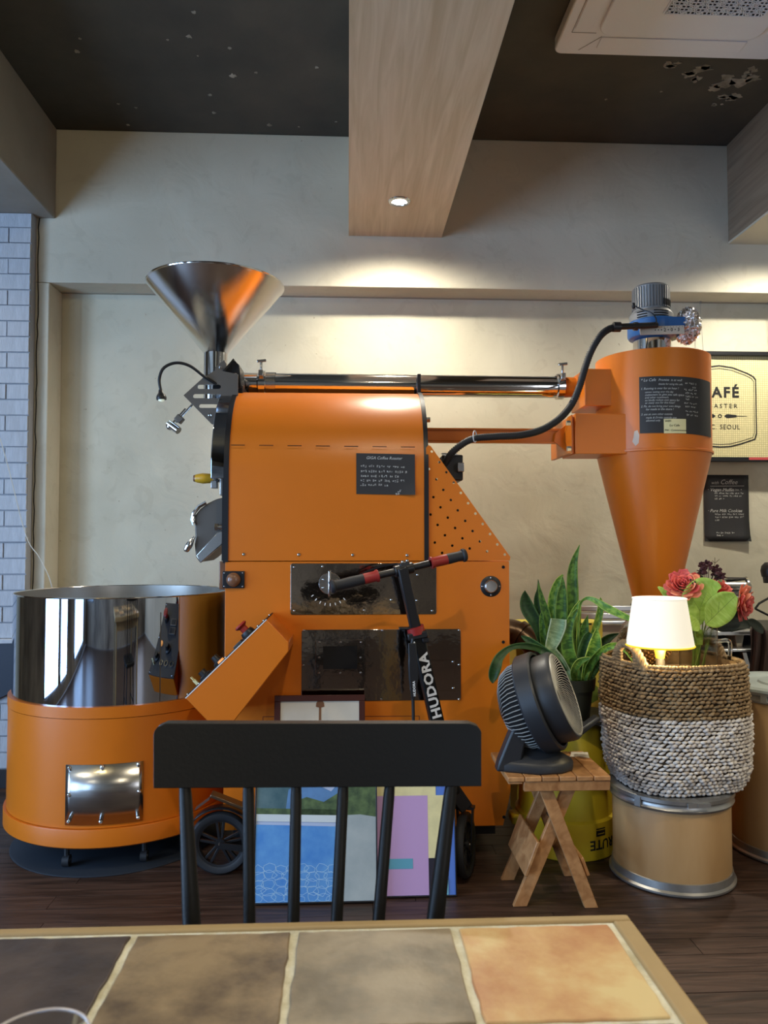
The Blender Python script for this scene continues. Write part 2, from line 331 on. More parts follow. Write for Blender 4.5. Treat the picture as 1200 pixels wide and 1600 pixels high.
def text_data(body, size, align, spacing, ext, bold, shear):
    key = (body, align, spacing, bold, shear)
    if key not in _TX:
        cu = bpy.data.curves.new('t', 'FONT'); cu.body = body; cu.size = 1.0; cu.align_x = align; cu.space_character = spacing; cu.offset = bold; cu.shear = shear; cu.resolution_u = 2
        ob = bpy.data.objects.new('t', cu); COL.objects.link(ob); dg = bpy.context.evaluated_depsgraph_get(); dg.update()
        me = bpy.data.meshes.new_from_object(ob.evaluated_get(dg))
        _TX[key] = ([tuple(v.co) for v in me.vertices], [tuple(p.vertices) for p in me.polygons])
        COL.objects.unlink(ob); bpy.data.objects.remove(ob); bpy.data.curves.remove(cu); bpy.data.meshes.remove(me)
    vs, fs = _TX[key]
    return [(v[0]*size, v[1]*size, ext) for v in vs], fs
def scribble(mb, fn, u0, u1, v, h, seed=0, cell=None):
    """a line of small hand-written syllables too small to read: short strokes in clusters"""
    rnd = random.Random(seed); cell = cell or h*0.95; u = u0
    def st(a, b, c, d, w):
        dx, dy = c-a, d-b; L = math.hypot(dx, dy) or 1; nx, ny = -dy/L*w/2, dx/L*w/2
        mb.add([fn(a+nx, b+ny, 0.0006), fn(a-nx, b-ny, 0.0006), fn(c-nx, d-ny, 0.0006), fn(c+nx, d+ny, 0.0006)], [(0, 1, 2, 3)])
    while u < u1-cell:
        n = rnd.randint(2, 4)
        for _ in range(n):
            if u > u1-cell: break
            w = h*0.16
            for k in range(rnd.randint(3, 4)):
                if rnd.random() < 0.5: yy = v+rnd.random()*h; st(u, yy, u+cell*0.7, yy+h*0.08, w)
                else: xx = u+rnd.random()*cell*0.7; st(xx, v+rnd.random()*h*0.4, xx, v+h*(0.6+0.4*rnd.random()), w)
            u += cell
        u += cell*0.8
def thing(name, label, cat, loc, group=None):
    o = bpy.data.objects.new(name, None); COL.objects.link(o); o.location = loc; o.empty_display_size = 0.05
    o['label'] = label; o['category'] = cat
    if group: o['group'] = group
    ORIG[o.name] = Vector(loc); return o
def tag(o, label, cat, group=None, kind=None):
    if label: o['label'] = label
    if cat: o['category'] = cat
    if group: o['group'] = group
    if kind: o['kind'] = kind
    return o
def struct(o): o['kind'] = 'structure'; return o
def plate2d(outer, holes, ext, fn, n=12):
    """flat plate with holes -> verts, faces mapped by fn(u,v,w)"""
    cu = bpy.data.curves.new('c', 'CURVE'); cu.dimensions = '2D'; cu.fill_mode = 'BOTH'; cu.extrude = ext/2
    def sp(pts):
        s = cu.splines.new('POLY'); s.points.add(len(pts)-1); s.use_cyclic_u = True
        for i, p in enumerate(pts): s.points[i].co = (p[0], p[1], 0, 1)
    sp(outer)
    for h in holes:
        if len(h) == 3: sp([(h[0]+h[2]*math.cos(2*math.pi*k/n), h[1]+h[2]*math.sin(2*math.pi*k/n)) for k in range(n)])
        else: sp(h[0])
    ob = bpy.data.objects.new('c', cu); COL.objects.link(ob); dg = bpy.context.evaluated_depsgraph_get(); dg.update()
    me = bpy.data.meshes.new_from_object(ob.evaluated_get(dg))
    mb = MB(); mb.add([fn(*v.co) for v in me.vertices], [tuple(p.vertices) for p in me.polygons])
    COL.objects.unlink(ob); bpy.data.objects.remove(ob); bpy.data.curves.remove(cu); bpy.data.meshes.remove(me)
    return mb
def spline(pts, n=8):
    """Catmull-Rom through points (any tuple length)"""
    pts = [tuple(p) for p in pts]; out = []; m = len(pts)
    for i in range(m-1):
        p0 = pts[max(i-1, 0)]; p1 = pts[i]; p2 = pts[i+1]; p3 = pts[min(i+2, m-1)]
        for k in range(n):
            t = k/n
            out.append(tuple(0.5*((2*b)+(-a+c)*t+(2*a-5*b+4*c-d)*t*t+(-a+3*b-3*c+d)*t**3) for a, b, c, d in zip(p0, p1, p2, p3)))
    out.append(pts[-1]); return out
def share(me, name, parent, loc, q=None, scale=None):
    o = bpy.data.objects.new(name, me); COL.objects.link(o)
    if parent is not None: o.parent = parent; o.location = Vector(loc)-ORIG[parent.name]
    else: o.location = loc
    if q: o.rotation_mode = 'QUATERNION'; o.rotation_quaternion = q
    if scale: o.scale = scale
    return o
# shared screw meshes: axis +Z
def screw_mesh(r, material, dark=True):
    mb = MB(); mb.lathe([(0, r*0.62), (r*0.38, r*0.62), (r*0.42, r*0.7), (r*0.8, r*0.5), (r, 0.1*r), (r, 0), (0, 0)], n=14)
    o = mb.build('screw', material); me = o.data; bpy.data.objects.remove(o); return me
SCREW = screw_mesh(0.0065, 'chrome'); 
_h = MB().lathe([(0, 0.0008), (0.006, 0.0008), (0.006, -0.001), (0, -0.001)], n=14).build('hole', 'void'); HOLE = _h.data; bpy.data.objects.remove(_h)
QF = Vector((0, 0, 1)).rotation_difference(Vector((0, -1, 0)))     # faces the viewer
# ================================================================== THE ROOM
YU, YR = 3.95, 4.13                     # upper wall face, recessed wall face
CZ = PZ(213, YU, 545)                   # ceiling height
XL, XR, YF = -3.6, 3.7, -3.2
LZ = PZ(449, YU, 600)                   # underside of the projecting upper wall
def boxobj(name, x0, x1, y0, y1, z0, z1, m, parent=None, bevel=0.0):
    c = ((x0+x1)/2, (y0+y1)/2, min(z0, z1))
    return MB().box(x0, x1, y0, y1, z0, z1).build(name, m, parent, origin=c, bevel=bevel, smooth=bevel > 0)
# floor with single planks
fl = struct(boxobj('floor', XL, XR, YF, 4.4, -0.10, -0.012, 'floorgap'))
PW = 0.092; rows = 31; y0 = 1.22
plank_mesh = MB().box(0, 1, 0, PW-0.0025, -0.012, 0).build('plank', 'floor', origin=(0, 0, 0), bevel=0, smooth=False).data
bpy.data.objects.remove(bpy.data.objects['plank'])
rp = random.Random(3)
for r in range(rows):
    x = XL+rp.random()*0.9-0.9; y = y0+r*PW
    if y+PW > 4.12: break
    while x < XR:
        L = 1.05+rp.random()*0.7; xa = max(x, XL+0.01); xb = min(x+L, XR-0.01)
        if xb-xa > 0.05:
            share(plank_mesh, 'plank', fl, (xa, y, -rp.random()*0.0012), scale=(xb-xa-0.002, 1, 1))
        x += L
MBf = MB().box(XL+0.01, XR-0.01, YF, y0-0.003, -0.012, -0.001)
sf = MBf.build('plank_field', 'floor', fl, smooth=False)
# walls
RX0 = P(75, 600, YU).x                  # left edge of the recess
wb = struct(boxobj('wall_back', XL, XR, YR, YR+0.12, 0, CZ, 'wall_low'))
struct(boxobj('trim_1', XL, XR, YU, YR-0.001, LZ, CZ, 'wall', bevel=0.004))
struct(boxobj('trim_2', P(52, 600, YU).x-0.7, RX0, YU, YR-0.001, 0, LZ-0.001, 'wall', bevel=0.006))
struct(boxobj('wall_right', XR, XR+0.1, YF, 4.2, 0, CZ, 'wall'))
struct(boxobj('ceiling', XL-0.1, XR+0.1, YF-0.1, YR+0.12, CZ, CZ+0.1, 'ceil'))
# bare patches scraped through the ceiling paint
def patch(cx, cy, r, seed, st=1.0):
    rr = random.Random(seed); n = 16; pts = [Vector((cx+r*st*(0.5+0.6*rr.random())*math.cos(2*math.pi*k/n), cy+r*(0.4+0.7*rr.random())*math.sin(2*math.pi*k/n), CZ-0.0015)) for k in range(n)]
    return MB().prism(pts, (0, 0, 0.0014))
pm = MB()
for (px, py, s) in ((303, 19, 1), (296, 57, 1.3), (364, 118, 1.5), (400, 113, .8), (328, 148, 1), (334, 176, 1.1), (359, 75, .9), (421, 195, 1.4), (495, 105, .9), (200, 195, 1.0), (212, 168, .9), (120, 80, 1.2), (185, 162, .8), (125, 60, .7), (262, 62, .6), (467, 198, .6), (309, 87, .5), (525, 190, .6), (947, 155, .7), (1033, 143, .7)):
    a = P(px, py, 2.0); t = (CZ-H)/(a.z-H); q = patch(a.x*t, 2.0*t, 0.011*s, int(px)); pm.add(q.v, q.f)
for (px, py, s, st) in ((1100, 115, 5, 1.6), (1150, 130, 6, 1.2), (1080, 125, 2.6, 1), (1140, 152, 3.2, 1.5), (1165, 112, 3, 1), (1120, 165, 1.6, 1), (1050, 100, 2.0, 2)):
    a = P(px, py, 2.0); t = (CZ-H)/(a.z-H)
    for k in range(5):
        q = patch(a.x*t+random.uniform(-.06, .06)*s/4, 2.0*t+random.uniform(-.04, .04)*s/4, 0.009*s*random.uniform(.35, .9), int(px)+k, st); pm.add(q.v, q.f)
cp = pm.build('bare_patches', 'ceil_patch', bpy.data.objects['ceiling'], smooth=False); cp['kind'] = 'stuff'
# front wall with two window openings at left and one at right
def wall_openings(name, x0, x1, y0, y1, ops, along='x'):
    mb = MB(); xs = sorted(ops); cur = x0
    for (a, b, za, zb) in xs:
        mb.box(cur, a, y0, y1, 0, CZ); mb.box(a, b, y0, y1, 0, za); mb.box(a, b, y0, y1, zb, CZ); cur = b
    mb.box(cur, x1, y0, y1, 0, CZ)
    if along == 'y': mb.v = [Vector((v.y, v.x, v.z)) for v in mb.v]
    return struct(mb.build(name, 'darkwall', smooth=False))
wins = [(-3.45, -2.65, 0.5, 2.6), (2.4, 3.4, 0.5, 2.6)]
wall_openings('wall_front', XL-0.1, XR+0.1, YF-0.1, YF, wins)
wall_openings('wall_left', YF, 4.2, XL-0.1, XL, [(-2.3, -0.7, 0.12, 2.5), (0.22, 0.88, 0.12, 2.5), (1.02, 2.08, 0.12, 2.5)], 'y')
def window(name, x0, x1, y, z0, z1, along='x'):
    fr = MB(); t = 0.05
    for (a, b, c, d) in ((x0, x1, z0, z0+t), (x0, x1, z1-t, z1), (x0, x0+t, z0+t, z1-t), (x1-t, x1, z0+t, z1-t), ((x0+x1)/2-.02, (x0+x1)/2+.02, z0+t, z1-t)):
        fr.box(a, b, y-.03, y+.03, c, d)
    gl = MB().box(x0+t, x1-t, y-.004, y+.004, z0+t, z1-t)
    if along == 'y':
        for q in (fr, gl): q.v = [Vector((v.y, v.x, v.z)) for v in q.v]
    o = struct(fr.build(name, 'blackmetal', smooth=False))
    gl.build('pane', 'glassthin', o, smooth=False)
for i, (a, b, c, d) in enumerate(wins): window('window_%d' % (i+1), a, b, YF-0.05, c, d)
window('window_3', 0.22, 0.88, XL-0.05, 0.12, 2.5, 'y')
window('window_4', -2.3, -0.7, XL-0.05, 0.12, 2.5, 'y')
window('window_5', 1.02, 2.08, XL-0.05, 0.12, 2.5, 'y')
# beams
BX1 = P(690, 370, YU).x
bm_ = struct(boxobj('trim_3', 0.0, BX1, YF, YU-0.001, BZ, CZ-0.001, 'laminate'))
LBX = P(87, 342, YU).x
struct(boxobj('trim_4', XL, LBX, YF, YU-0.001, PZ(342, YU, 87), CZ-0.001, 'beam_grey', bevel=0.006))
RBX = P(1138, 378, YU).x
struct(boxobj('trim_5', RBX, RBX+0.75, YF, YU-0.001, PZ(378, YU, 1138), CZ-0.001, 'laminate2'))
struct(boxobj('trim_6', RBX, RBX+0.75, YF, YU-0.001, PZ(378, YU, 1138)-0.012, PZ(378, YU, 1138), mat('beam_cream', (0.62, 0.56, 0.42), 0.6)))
struct(boxobj('baseboard_left', -2.4, P(50, 1200, 3.88).x, 3.855, 3.874, 0, 0.085, 'baseboard'))
struct(boxobj('baseboard_back', RX0, XR, YR-0.016, YR-0.001, 0, 0.08, 'baseboard'))
# downlight fixtures; those out of view are added fill, the right end-wall one assumed
DLAB = [None, 'added fill downlight, out of view in the oak beam above the tiled table', 'added fill downlight, out of view in the oak beam behind the viewer', 'assumed recessed downlight, out of view in the right beam near the end wall', 'added fill downlight, out of view in the middle of the right beam', 'added fill downlight, out of view in the left grey beam near the brick pier', 'added fill downlight, out of view in the middle of the left grey beam', 'added fill downlight, out of view in the right beam behind the viewer', 'added fill downlight, out of view in the left grey beam behind the viewer']
for k, (x, y, pw) in enumerate(SPOTS):
    zb = BZ if x > -1 and x < 1 else (PZ(342, YU, 87) if x < 0 else PZ(378, YU, 1138)-0.012)
    t = thing('downlight', 'round recessed downlight glowing white near the wall end of the oak beam' if k == 0 else DLAB[k], 'light', (x, y, zb))
    MB().lathe([(0.034, -0.001), (0.036, -0.006), (0.05, -0.004), (0.053, 0.0), (0.034, 0.0)], (x, y, zb), 32).build('trim_ring', 'chrome', t)
    MB().lathe([(0, -0.0025), (0.034, -0.002), (0.034, 0)], (x, y, zb), 24).build('diffuser', 'lampglow', t)
for o in [o for o in bpy.data.objects if o.type == 'LIGHT' and o.name.startswith('downlight_lamp')]:
    x = o.location.x; o.location.z = (BZ if -1 < x < 1 else (PZ(342, YU, 87) if x < 0 else PZ(378, YU, 1138)-0.012))-0.012
# brick pier at the left, single bricks on a mortar core
PYf = 3.885; PRX = P(45, 700, PYf).x; PZT = PZ(341, YU, 87)-0.001
pier = struct(boxobj('trim_7', -2.4, PRX-0.006, PYf+0.008, YU+0.05, 0.0, PZT, 'mortar'))
bh = 0.079; bl = 0.20
rb = random.Random(5)
bmeshes = []
for k in range(4):
    o = MB().box(0, 1, 0, 0.05, 0, bh-0.006-0.002*k/3).build('brick', 'brick', origin=(0, 0, 0), smooth=False); bmeshes.append(o.data); bpy.data.objects.remove(o)
z = 0.09; r = 0
while z < PZT-0.02:
    h = min(1.0, (PZT-z)/bh); x = PRX-rb.random()*0.004
    first = bl*(0.55 if r % 2 else 1.0)
    while x > -2.38:
        L = first if first else bl; first = None
        xa = max(x-L, -2.39)
        share(rb.choice(bmeshes), 'brick', pier, (xa, PYf-rb.random()*0.006, z), scale=(x-xa-0.006, 1, h))
        x = xa
        if L < 0.02: break
    z += bh; r += 1
cm = MB(); zz = 0.1; pts = []
while zz < PZT: pts.append((PRX+0.006+rb.uniform(-.003, .004), YU-0.004, zz)); zz += 0.05
cm.tube(pts, 0.0025, 5); ck = cm.build('crack_seam', 'void', pier)
# dark slanted panel in front of the pier
Yn = 3.86
o = MB().prism([P(-130, 1003, Yn), P(40, 1001, Yn), P(40, 1072, Yn), P(0, 1091, Yn), P(-130, 1150, Yn)], (0, 0.022, 0)).build('wall_panel', 'navy', origin=P(-40, 1150, Yn), bevel=0.002)
tag(o, 'dark navy panel with slanted lower edge fixed on the white brick pier', 'panel')
lg = MB().box(P(-130, 1000, Yn).x, P(43, 1000, Yn).x, Yn-0.01, Yn+0.024, PZ(1002, Yn), PZ(995, Yn)).build('top_ledge', 'brick', o, bevel=0.004)
# rail under the ledge, wires
RZ = PZ(467, YR, 700)
o = MB().box(P(88, 450, YR).x, XR-0.02, YR-0.016, YR-0.001, RZ-0.004, RZ+0.022).box(P(88, 450, YR).x, XR-0.02, YR-0.022, YR-0.016, RZ-0.004, RZ+0.003).build('picture_rail', mat('rail_paint', (0.36, 0.32, 0.25), 0.5), origin=(0.2, YR, RZ), smooth=False)
tag(o, 'long thin beige picture rail running under the wall ledge', 'rail')
# logo board hung on the rail
BYk = YR-0.05
bx0, bx1 = P(1038, 640, BYk).x, P(1209, 640, BYk).x; bz1, bz0 = PZ(551, BYk, 1150), PZ(722, BYk, 1150)
t = thing('sign_board', 'wide framed cream pixel logo board hanging on the wall behind the orange cyclone', 'sign', ((bx0+bx1)/2, BYk, bz0))
fw = 0.022
MB().box(bx0, bx1, BYk-0.03, BYk+0.01, bz1-fw, bz1).box(bx0, bx1, BYk-0.03, BYk+0.01, bz0, bz0+0.024).box(bx0, bx0+fw, BYk-0.03, BYk+0.01, bz0+0.024, bz1-fw).box(bx1-fw, bx1, BYk-0.03, BYk+0.01, bz0+0.024, bz1-fw).build('frame', 'blackmetal', t, bevel=0.002)
MB().box(bx0+fw, bx1-fw, BYk-0.008, BYk+0.008, bz0+0.024, bz1-fw).build('canvas', 'pixel', t, smooth=False)
px2m = BYk/1200.0
lx = P(1123.5, 640, BYk).x
def brd(u, v, w_=0): return Vector((lx+u, BYk-0.0085-w_, H+v))
def bz(py, px=1130): return PZ(py, BYk, px)-H
prt = MB()
prt.text('CAFÉ', 0.079, lambda u, v, w_: brd(u, v+bz(621), w_), 'CENTER', 1.25, bold=0.035)
prt.text('ROASTER', 0.034, lambda u, v, w_: brd(u, v+bz(638), w_), 'CENTER', 1.5, bold=0.005)
prt.text('INC. SEOUL', 0.037, lambda u, v, w_: brd(u*0.90+0.009, v+bz(671), w_), 'CENTER', 1.2, bold=0.004)
zc = bz(650.5)
for sgn in (1, -1):
    q = [(0.0, .0), (0.024, 0.0), (0.034, 0.009), (0.045, 0.011), (0.092, 0.006), (0.092, 0.0015), (0.15, 0.0012), (0.15, -0.0012), (0.092, -0.0015), (0.092, -0.006), (0.045, -0.011), (0.034, -0.009), (0.024, 0)]
    q = q[1:]
    if sgn == 1: prt.prism([brd(a, b+zc) for a, b in q], (0, -0.0006, 0))
    else: prt.prism([brd(-a, b+zc) for a, b in q][::-1], (0, -0.0006, 0))
prt.add(*(lambda m_: (m_.v, m_.f))(MB().lathe([(0.006, 0), (0.011, 0), (0.011, 0.0006), (0.006, 0.0006)], brd(0, zc), 10, axis=(0, -1, 0))))
ol = [(0, bz(571)), (0.075, bz(574)), (0.16, bz(583)), (0.193, bz(588)), (0.206, bz(593)), (0.206, bz(678)), (0.196, bz(687)), (0.12, bz(694.5)), (0.06, bz(699)), (0, bz(700))]
full = ol+[(-a, b) for a, b in ol[::-1][1:-1]]
def ring(inset, wd):
    n = len(full); cxm = sum(p[0] for p in full)/n; czm = sum(p[1] for p in full)/n
    def sc_(p, d): L = math.hypot(p[0]-cxm, p[1]-czm); k = (L-d)/L; return (cxm+(p[0]-cxm)*k, czm+(p[1]-czm)*k)
    for i in range(n):
        a, b = full[i], full[(i+1) % n]; prt.add([brd(*sc_(a, inset), .0006), brd(*sc_(b, inset), .0006), brd(*sc_(b, inset+wd), .0006), brd(*sc_(a, inset+wd), .0006)], [(0, 1, 2, 3)])
ring(0, 0.008); ring(0.017, 0.003)
prt.build('logo_print', 'ink', t, smooth=False, recalc=False)
MB().box(P(1166, 730, BYk).x, P(1199, 730, BYk).x, BYk-0.0315, BYk-0.03, PZ(719.5, BYk, 1180), PZ(715.5, BYk, 1180)).build('red_label', mat('red_label', (0.55, 0.08, 0.08), 0.6), t, smooth=False)
for px_ in (1098, 1205): mbw = MB(); mbw.cyl((P(px_, 500, BYk).x, BYk, bz1), (P(px_, 500, BYk).x, YR-0.02, RZ), 0.0012, n=6); mbw.cyl((P(px_, 500, BYk).x, YR-0.028, RZ-0.012), (P(px_, 500, BYk).x, YR-0.024, RZ+0.006), 0.006, n=8); mbw.build('hanging_wire', 'galv', t)

# black handwritten sheet on the wall
PY_ = YR-0.004
def sheet(px0, px1, py0, py1, Y, nm, label, cat='poster', loose=0.0, m='blackpaper'):
    a = P((px0+px1)/2, (py0+py1)/2, Y); hw = (P(px1, py0, Y).x-P(px0, py0, Y).x)/2; hh = (P(px0, py0, Y).z-P(px0, py1, Y).z)/2
    t = thing(nm, label, cat, (a.x, Y, a.z-hh))
    def fn(u, v, w_=0): return Vector((a.x+u, Y-0.0012-w_-loose*max(0, (-v/hh))**3*(0.6+0.4*u/hw), a.z+v))
    g = MB().grid(lambda i, j: fn((i*2-1)*hw, (j*2-1)*hh, 0), 6, 10); g.build('paper', m, t, solid=0.0008)
    return t, fn, hw, hh
t, fn, hw, hh = sheet(1100, 1170, 742, 846, PY_, 'menu_sheet', 'black handwritten menu sheet taped to the wall below the logo board', loose=0.02)
mb = MB(); f1 = lambda u, v, w_: fn(u, v, w_+0.001)
mb.text('with', 0.024, lambda u, v, w_: f1(u-0.085, v+0.132, w_), shear=0.3); mb.text('Coffee', 0.036, lambda u, v, w_: f1(u-0.035, v+0.132, w_), shear=0.3)
mb.add([fn(-0.09, 0.122, 0.0016), fn(0.1, 0.124, 0.0016), fn(0.1, 0.1215, 0.0016), fn(-0.09, 0.1195, 0.0016)], [(0, 1, 2, 3)])
mb.text('· Vegan Muffin', 0.026, lambda u, v, w_: f1(u-0.107, v+0.093, w_), shear=0.3)
mb.text('· Pure Milk Cookies', 0.024, lambda u, v, w_: f1(u-0.107, v-0.022, w_), shear=0.3)
for i, (u0, u1, v) in enumerate(((0.05, 0.092, 0.096), (-0.065, 0.1, 0.077), (-0.065, 0.095, 0.062), (-0.065, -0.01, 0.047), (0.07, 0.09, -0.02), (-0.065, 0.1, -0.038), (-0.065, 0.1, -0.054), (-0.065, -0.03, -0.070), (-0.06, 0.05, -0.14), (-0.06, -0.02, -0.154))): scribble(mb, f1, u0, u1, v, 0.0085, i)
mb.build('chalk_writing', 'chalk', t, smooth=False, recalc=False)['kind'] = 'stuff'
for sx in (-1, 1):
    for sz in (-1, 1): cr = MB(); cr.add([fn(sx*hw*1.0, sz*hh, 0.0012), fn(sx*(hw-0.026), sz*hh, 0.0012), fn(sx*hw, sz*(hh-0.026), 0.0012)], [(0, 1, 2)]); cr.build('corner_tape', 'ink', t, smooth=False, recalc=False)
# ceiling air conditioner
AZ = CZ-0.055; k = (AZ-H)
def PC(px, py, z): a = P(px, py, 2.0); s_ = (z-H)/(a.z-H); return Vector((a.x*s_, 2.0*s_, z))
cc = PC(864, 84, AZ); ax0, ay1 = cc.x, cc.y; S_ = 0.95; ax1, ay0 = ax0+S_, ay1-S_
t = thing('air_conditioner', 'square white four-way ceiling cassette air conditioner at the upper right', 'air conditioner', ((ax0+ax1)/2, (ay0+ay1)/2, AZ))
def rrect(x0, x1, y0, y1, r, n=6):
    pts = []
    for (cx, cy, a) in ((x1-r, y1-r, 0), (x0+r, y1-r, 90), (x0+r, y0+r, 180), (x1-r, y0+r, 270)):
        for i in range(n+1): th = math.radians(a+90*i/n); pts.append((cx+r*math.cos(th), cy+r*math.sin(th)))
    return pts
MB().prism([(x, y, AZ) for x, y in rrect(ax0, ax1, ay0, ay1, 0.035)], (0, 0, 0.053)).build('panel', 'whiteplastic', t, bevel=0.006)
MB().prism([(x, y, AZ-0.012) for x, y in rrect(ax0+0.14, ax1-0.14, ay0+0.14, ay1-0.14, 0.06)], (0, 0, 0.0119)).build('inner_panel', 'whiteplastic', t, bevel=0.005)
for (a, b, c, d) in ((ax0+0.045, ax0+0.115, ay0+0.17, ay1-0.17), (ax1-0.115, ax1-0.045, ay0+0.17, ay1-0.17), (ax0+0.17, ax1-0.17, ay0+0.045, ay0+0.115)):
    f = MB().box(a, b, c, d, AZ-0.004, AZ-0.0005).build('louver', 'whiteplastic', t, bevel=0.003)
MB().box(ax0+0.17, ax1-0.17, ay1-0.118, ay1-0.05, AZ-0.004, AZ-0.0005).build('louver', 'whiteplastic', t, bevel=0.003)
sm = MB()
for (xa, ya, xb, yb) in ((ax0+0.04, ay1-0.14, ax0+0.14, ay1-0.14), (ax0+0.04, ay1-0.14, ax0+0.04, ay0+0.1), (ax0+0.10, ay1-0.03, ax0+0.17, ay1-0.12)): sm.bar((xa, ya, AZ-0.0006), (xb, yb, AZ-0.0006), 0.002, 0.001)
sm.build('seam', mat('seam_grey', (0.18, 0.18, 0.2), 0.6), t, smooth=False)
gx0, gx1, gy0, gy1 = PC(1040, 14, AZ).x, ax1-0.2, ay0+0.2, PC(1100, 17, AZ).y
MB().box(gx0, gx1, gy0, gy1, AZ-0.0128, AZ-0.0122).build('grille_recess', 'void', t, smooth=False)
g = MB(); N = 12; cs = (gx1-gx0)/N
for i in range(N):
    for j in range(int((gy1-gy0)/cs)+1):
        xa, ya = gx0+i*cs, gy1-(j+1)*cs
        g.bar((xa, ya, AZ-.0145), (xa+cs, ya, AZ-.0145), 0.004, 0.004); g.bar((xa, ya, AZ-.0145), (xa, ya+cs, AZ-.0145), 0.004, 0.004)
        if (i+j) % 2: g.bar((xa, ya, AZ-.0145), (xa+cs, ya+cs, AZ-.0145), 0.004, 0.004)
        else: g.bar((xa+cs, ya, AZ-.0145), (xa, ya+cs, AZ-.0145), 0.004, 0.004)
        g.bar((xa+cs/2, ya, AZ-.0145), (xa+cs/2, ya+cs, AZ-.0145), 0.003, 0.004); g.bar((xa, ya+cs/2, AZ-.0145), (xa+cs, ya+cs/2, AZ-.0145), 0.003, 0.004)
for (a, b, c, d) in ((gx0-.008, gx0, gy0, gy1), (gx1, gx1+.008, gy0, gy1), (gx0, gx1, gy1, gy1+.008)): g.box(a, b, c, d, AZ-.0165, AZ-.0125)
g.build('grille', 'whiteplastic', t, smooth=False)
# white cable at the left
pts = [P(*p) for p in ((-60, 560, 3.8), (-10, 660, 3.8), (10, 720, 3.8), (40, 835, 3.8), (62, 872, 3.8), (80, 912, 3.8), (84, 960, 3.82), (84, 1100, 3.85), (86, 1212, 3.86))]
pts.insert(0, Vector((pts[0].x-0.1, 3.84, PZT-0.002)))
o = MB().tube(spline(pts, 6), 0.0022, 6).build('cable', 'cable', origin=pts[-1])
tag(o, 'thin white cable sagging across the brick pier down behind the cooling tray', 'cable')

# assumed warm pendant, unseen above the frame, added for the ceiling glow at left
t = thing('assumed_pendant_lamp', 'assumed small warm pendant bulb hanging by the left beam, unseen above the view', 'lamp', (-1.3, 1.15, CZ-0.001))
MB().lathe([(0, 0), (0.05, 0), (0.05, -0.02), (0, -0.022)], (-1.3, 1.15, CZ-0.001), 24).build('canopy', 'blackmetal', t)
MB().cyl((-1.3, 1.15, CZ-0.02), (-1.3, 1.15, CZ-0.22), 0.004, n=8).build('cord', 'black', t)
MB().ell((-1.3, 1.15, CZ-0.26), 0.04, 20, 14).build('bulb', mat('assumed_warm_bulb', (1, .9, .7), .4, emis=(1, .78, .4), estr=6), t)
L = bpy.data.lights.new('assumed_pendant_bulb', 'POINT'); L.energy = 17; L.color = (1, 0.80, 0.42); L.shadow_soft_size = 0.05
lo = bpy.data.objects.new('assumed_pendant_bulb', L); COL.objects.link(lo); lo.location = (-1.3, 1.15, CZ-0.33)
# ================================================================== THE ROASTER
FY, CYr, BYr = 2.92, 3.28, 3.64
X0, X1 = PX(350, FY, 1100), PX(797, FY, 1100)
ZB, ZS = PZ(1291, FY, 700), PZ(876, FY, 600)
ro = thing('coffee_roaster', 'large orange drum coffee roaster with polished steel hopper, standing in the middle of the wall', 'coffee roaster', ((X0+X1)/2, CYr, 0))
def face(px, py, d=0.0): p = P(px, py, FY); return Vector((p.x, FY-d, p.z))
# cabinet
zc = ZS-0.002
MB().prism([(X0, FY+0.002, ZB), (X1-0.028, FY+0.002, ZB), (X1-0.006, FY+0.002, ZB+0.09), (X1, FY+0.002, ZB+0.13), (X1, FY+0.002, zc), (X0, FY+0.002, zc)], (0, BYr-FY-0.004, 0)).build('cabinet', 'orange', ro, bevel=0.004)
MB().prism([(X0+0.001, FY, ZB), (X1-0.03, FY, ZB), (X1-0.008, FY, ZB+0.09), (X1-0.001, FY, ZB+0.13), (X1-0.001, FY, zc-0.002), (X0+0.001, FY, zc-0.002)], (0, -0.004, 0)).build('side_panel', 'orange', ro, bevel=0.0015)
MB().box(X0+0.03, X1-0.05, FY+0.05, BYr-0.03, ZB-0.05, ZB).build('chassis', 'blackmetal', ro)
for (cx, cy) in ((X0+0.12, FY+0.12), (X1-0.14, FY+0.12), (X0+0.12, BYr-0.12), (X1-0.14, BYr-0.12)):
    MB().cyl((cx-0.02, cy, 0.04), (cx+0.02, cy, 0.04), 0.04, n=20).box(cx-0.03, cx+0.03, cy-0.03, cy+0.03, 0.06, ZB-0.05).build('caster', 'rubber', ro)
# arched housing: profile in YZ
HX0, HX1 = PX(357, FY, 780), PX(663, FY, 780)
RH = 0.36; ZCH = 1.2+0.622-RH
def arch(off=0.0, z0=ZS, n=28, y0=None):
    r = RH+off; pts = [(CYr-r, z0)]
    for k in range(n+1): a = math.pi-math.pi*k/n; pts.append((CYr+r*math.cos(a), ZCH+r*math.sin(a)))
    pts.append((CYr+r, z0)); return pts
MB().prism([(HX0, y, z) for y, z in arch(0.004)], (HX1-HX0, 0, 0)).build('drum_housing', 'orange', ro, ang=30)
def rim(xa, xb, o0, o1, name, m, z0=ZS):
    a = arch(o1, z0); b = arch(o0, z0)
    MB().prism([(xa, y, z) for y, z in a], (xb-xa, 0, 0)).build(name, m, ro, ang=30)
rim(HX1-0.001, HX1+0.016, 0, 0.010, 'housing_trim', 'blackmetal', ZS-0.012)
rim(HX0-0.018, HX0+0.001, 0, 0.008, 'housing_trim', 'blackmetal', ZS-0.004)
rim(HX0-0.024, HX0-0.016, 0, 0.0, 'front_wall', 'blackmetal')
for k in range(7):
    a = face(361+44.2*k, 695.6+0.5*k, 0.0055); b = face(383+44.2*k, 695.8+0.5*k, 0.0055)
    MB().bar(a, b, 0.001, 0.0028).build('slot', 'void', ro, smooth=False)
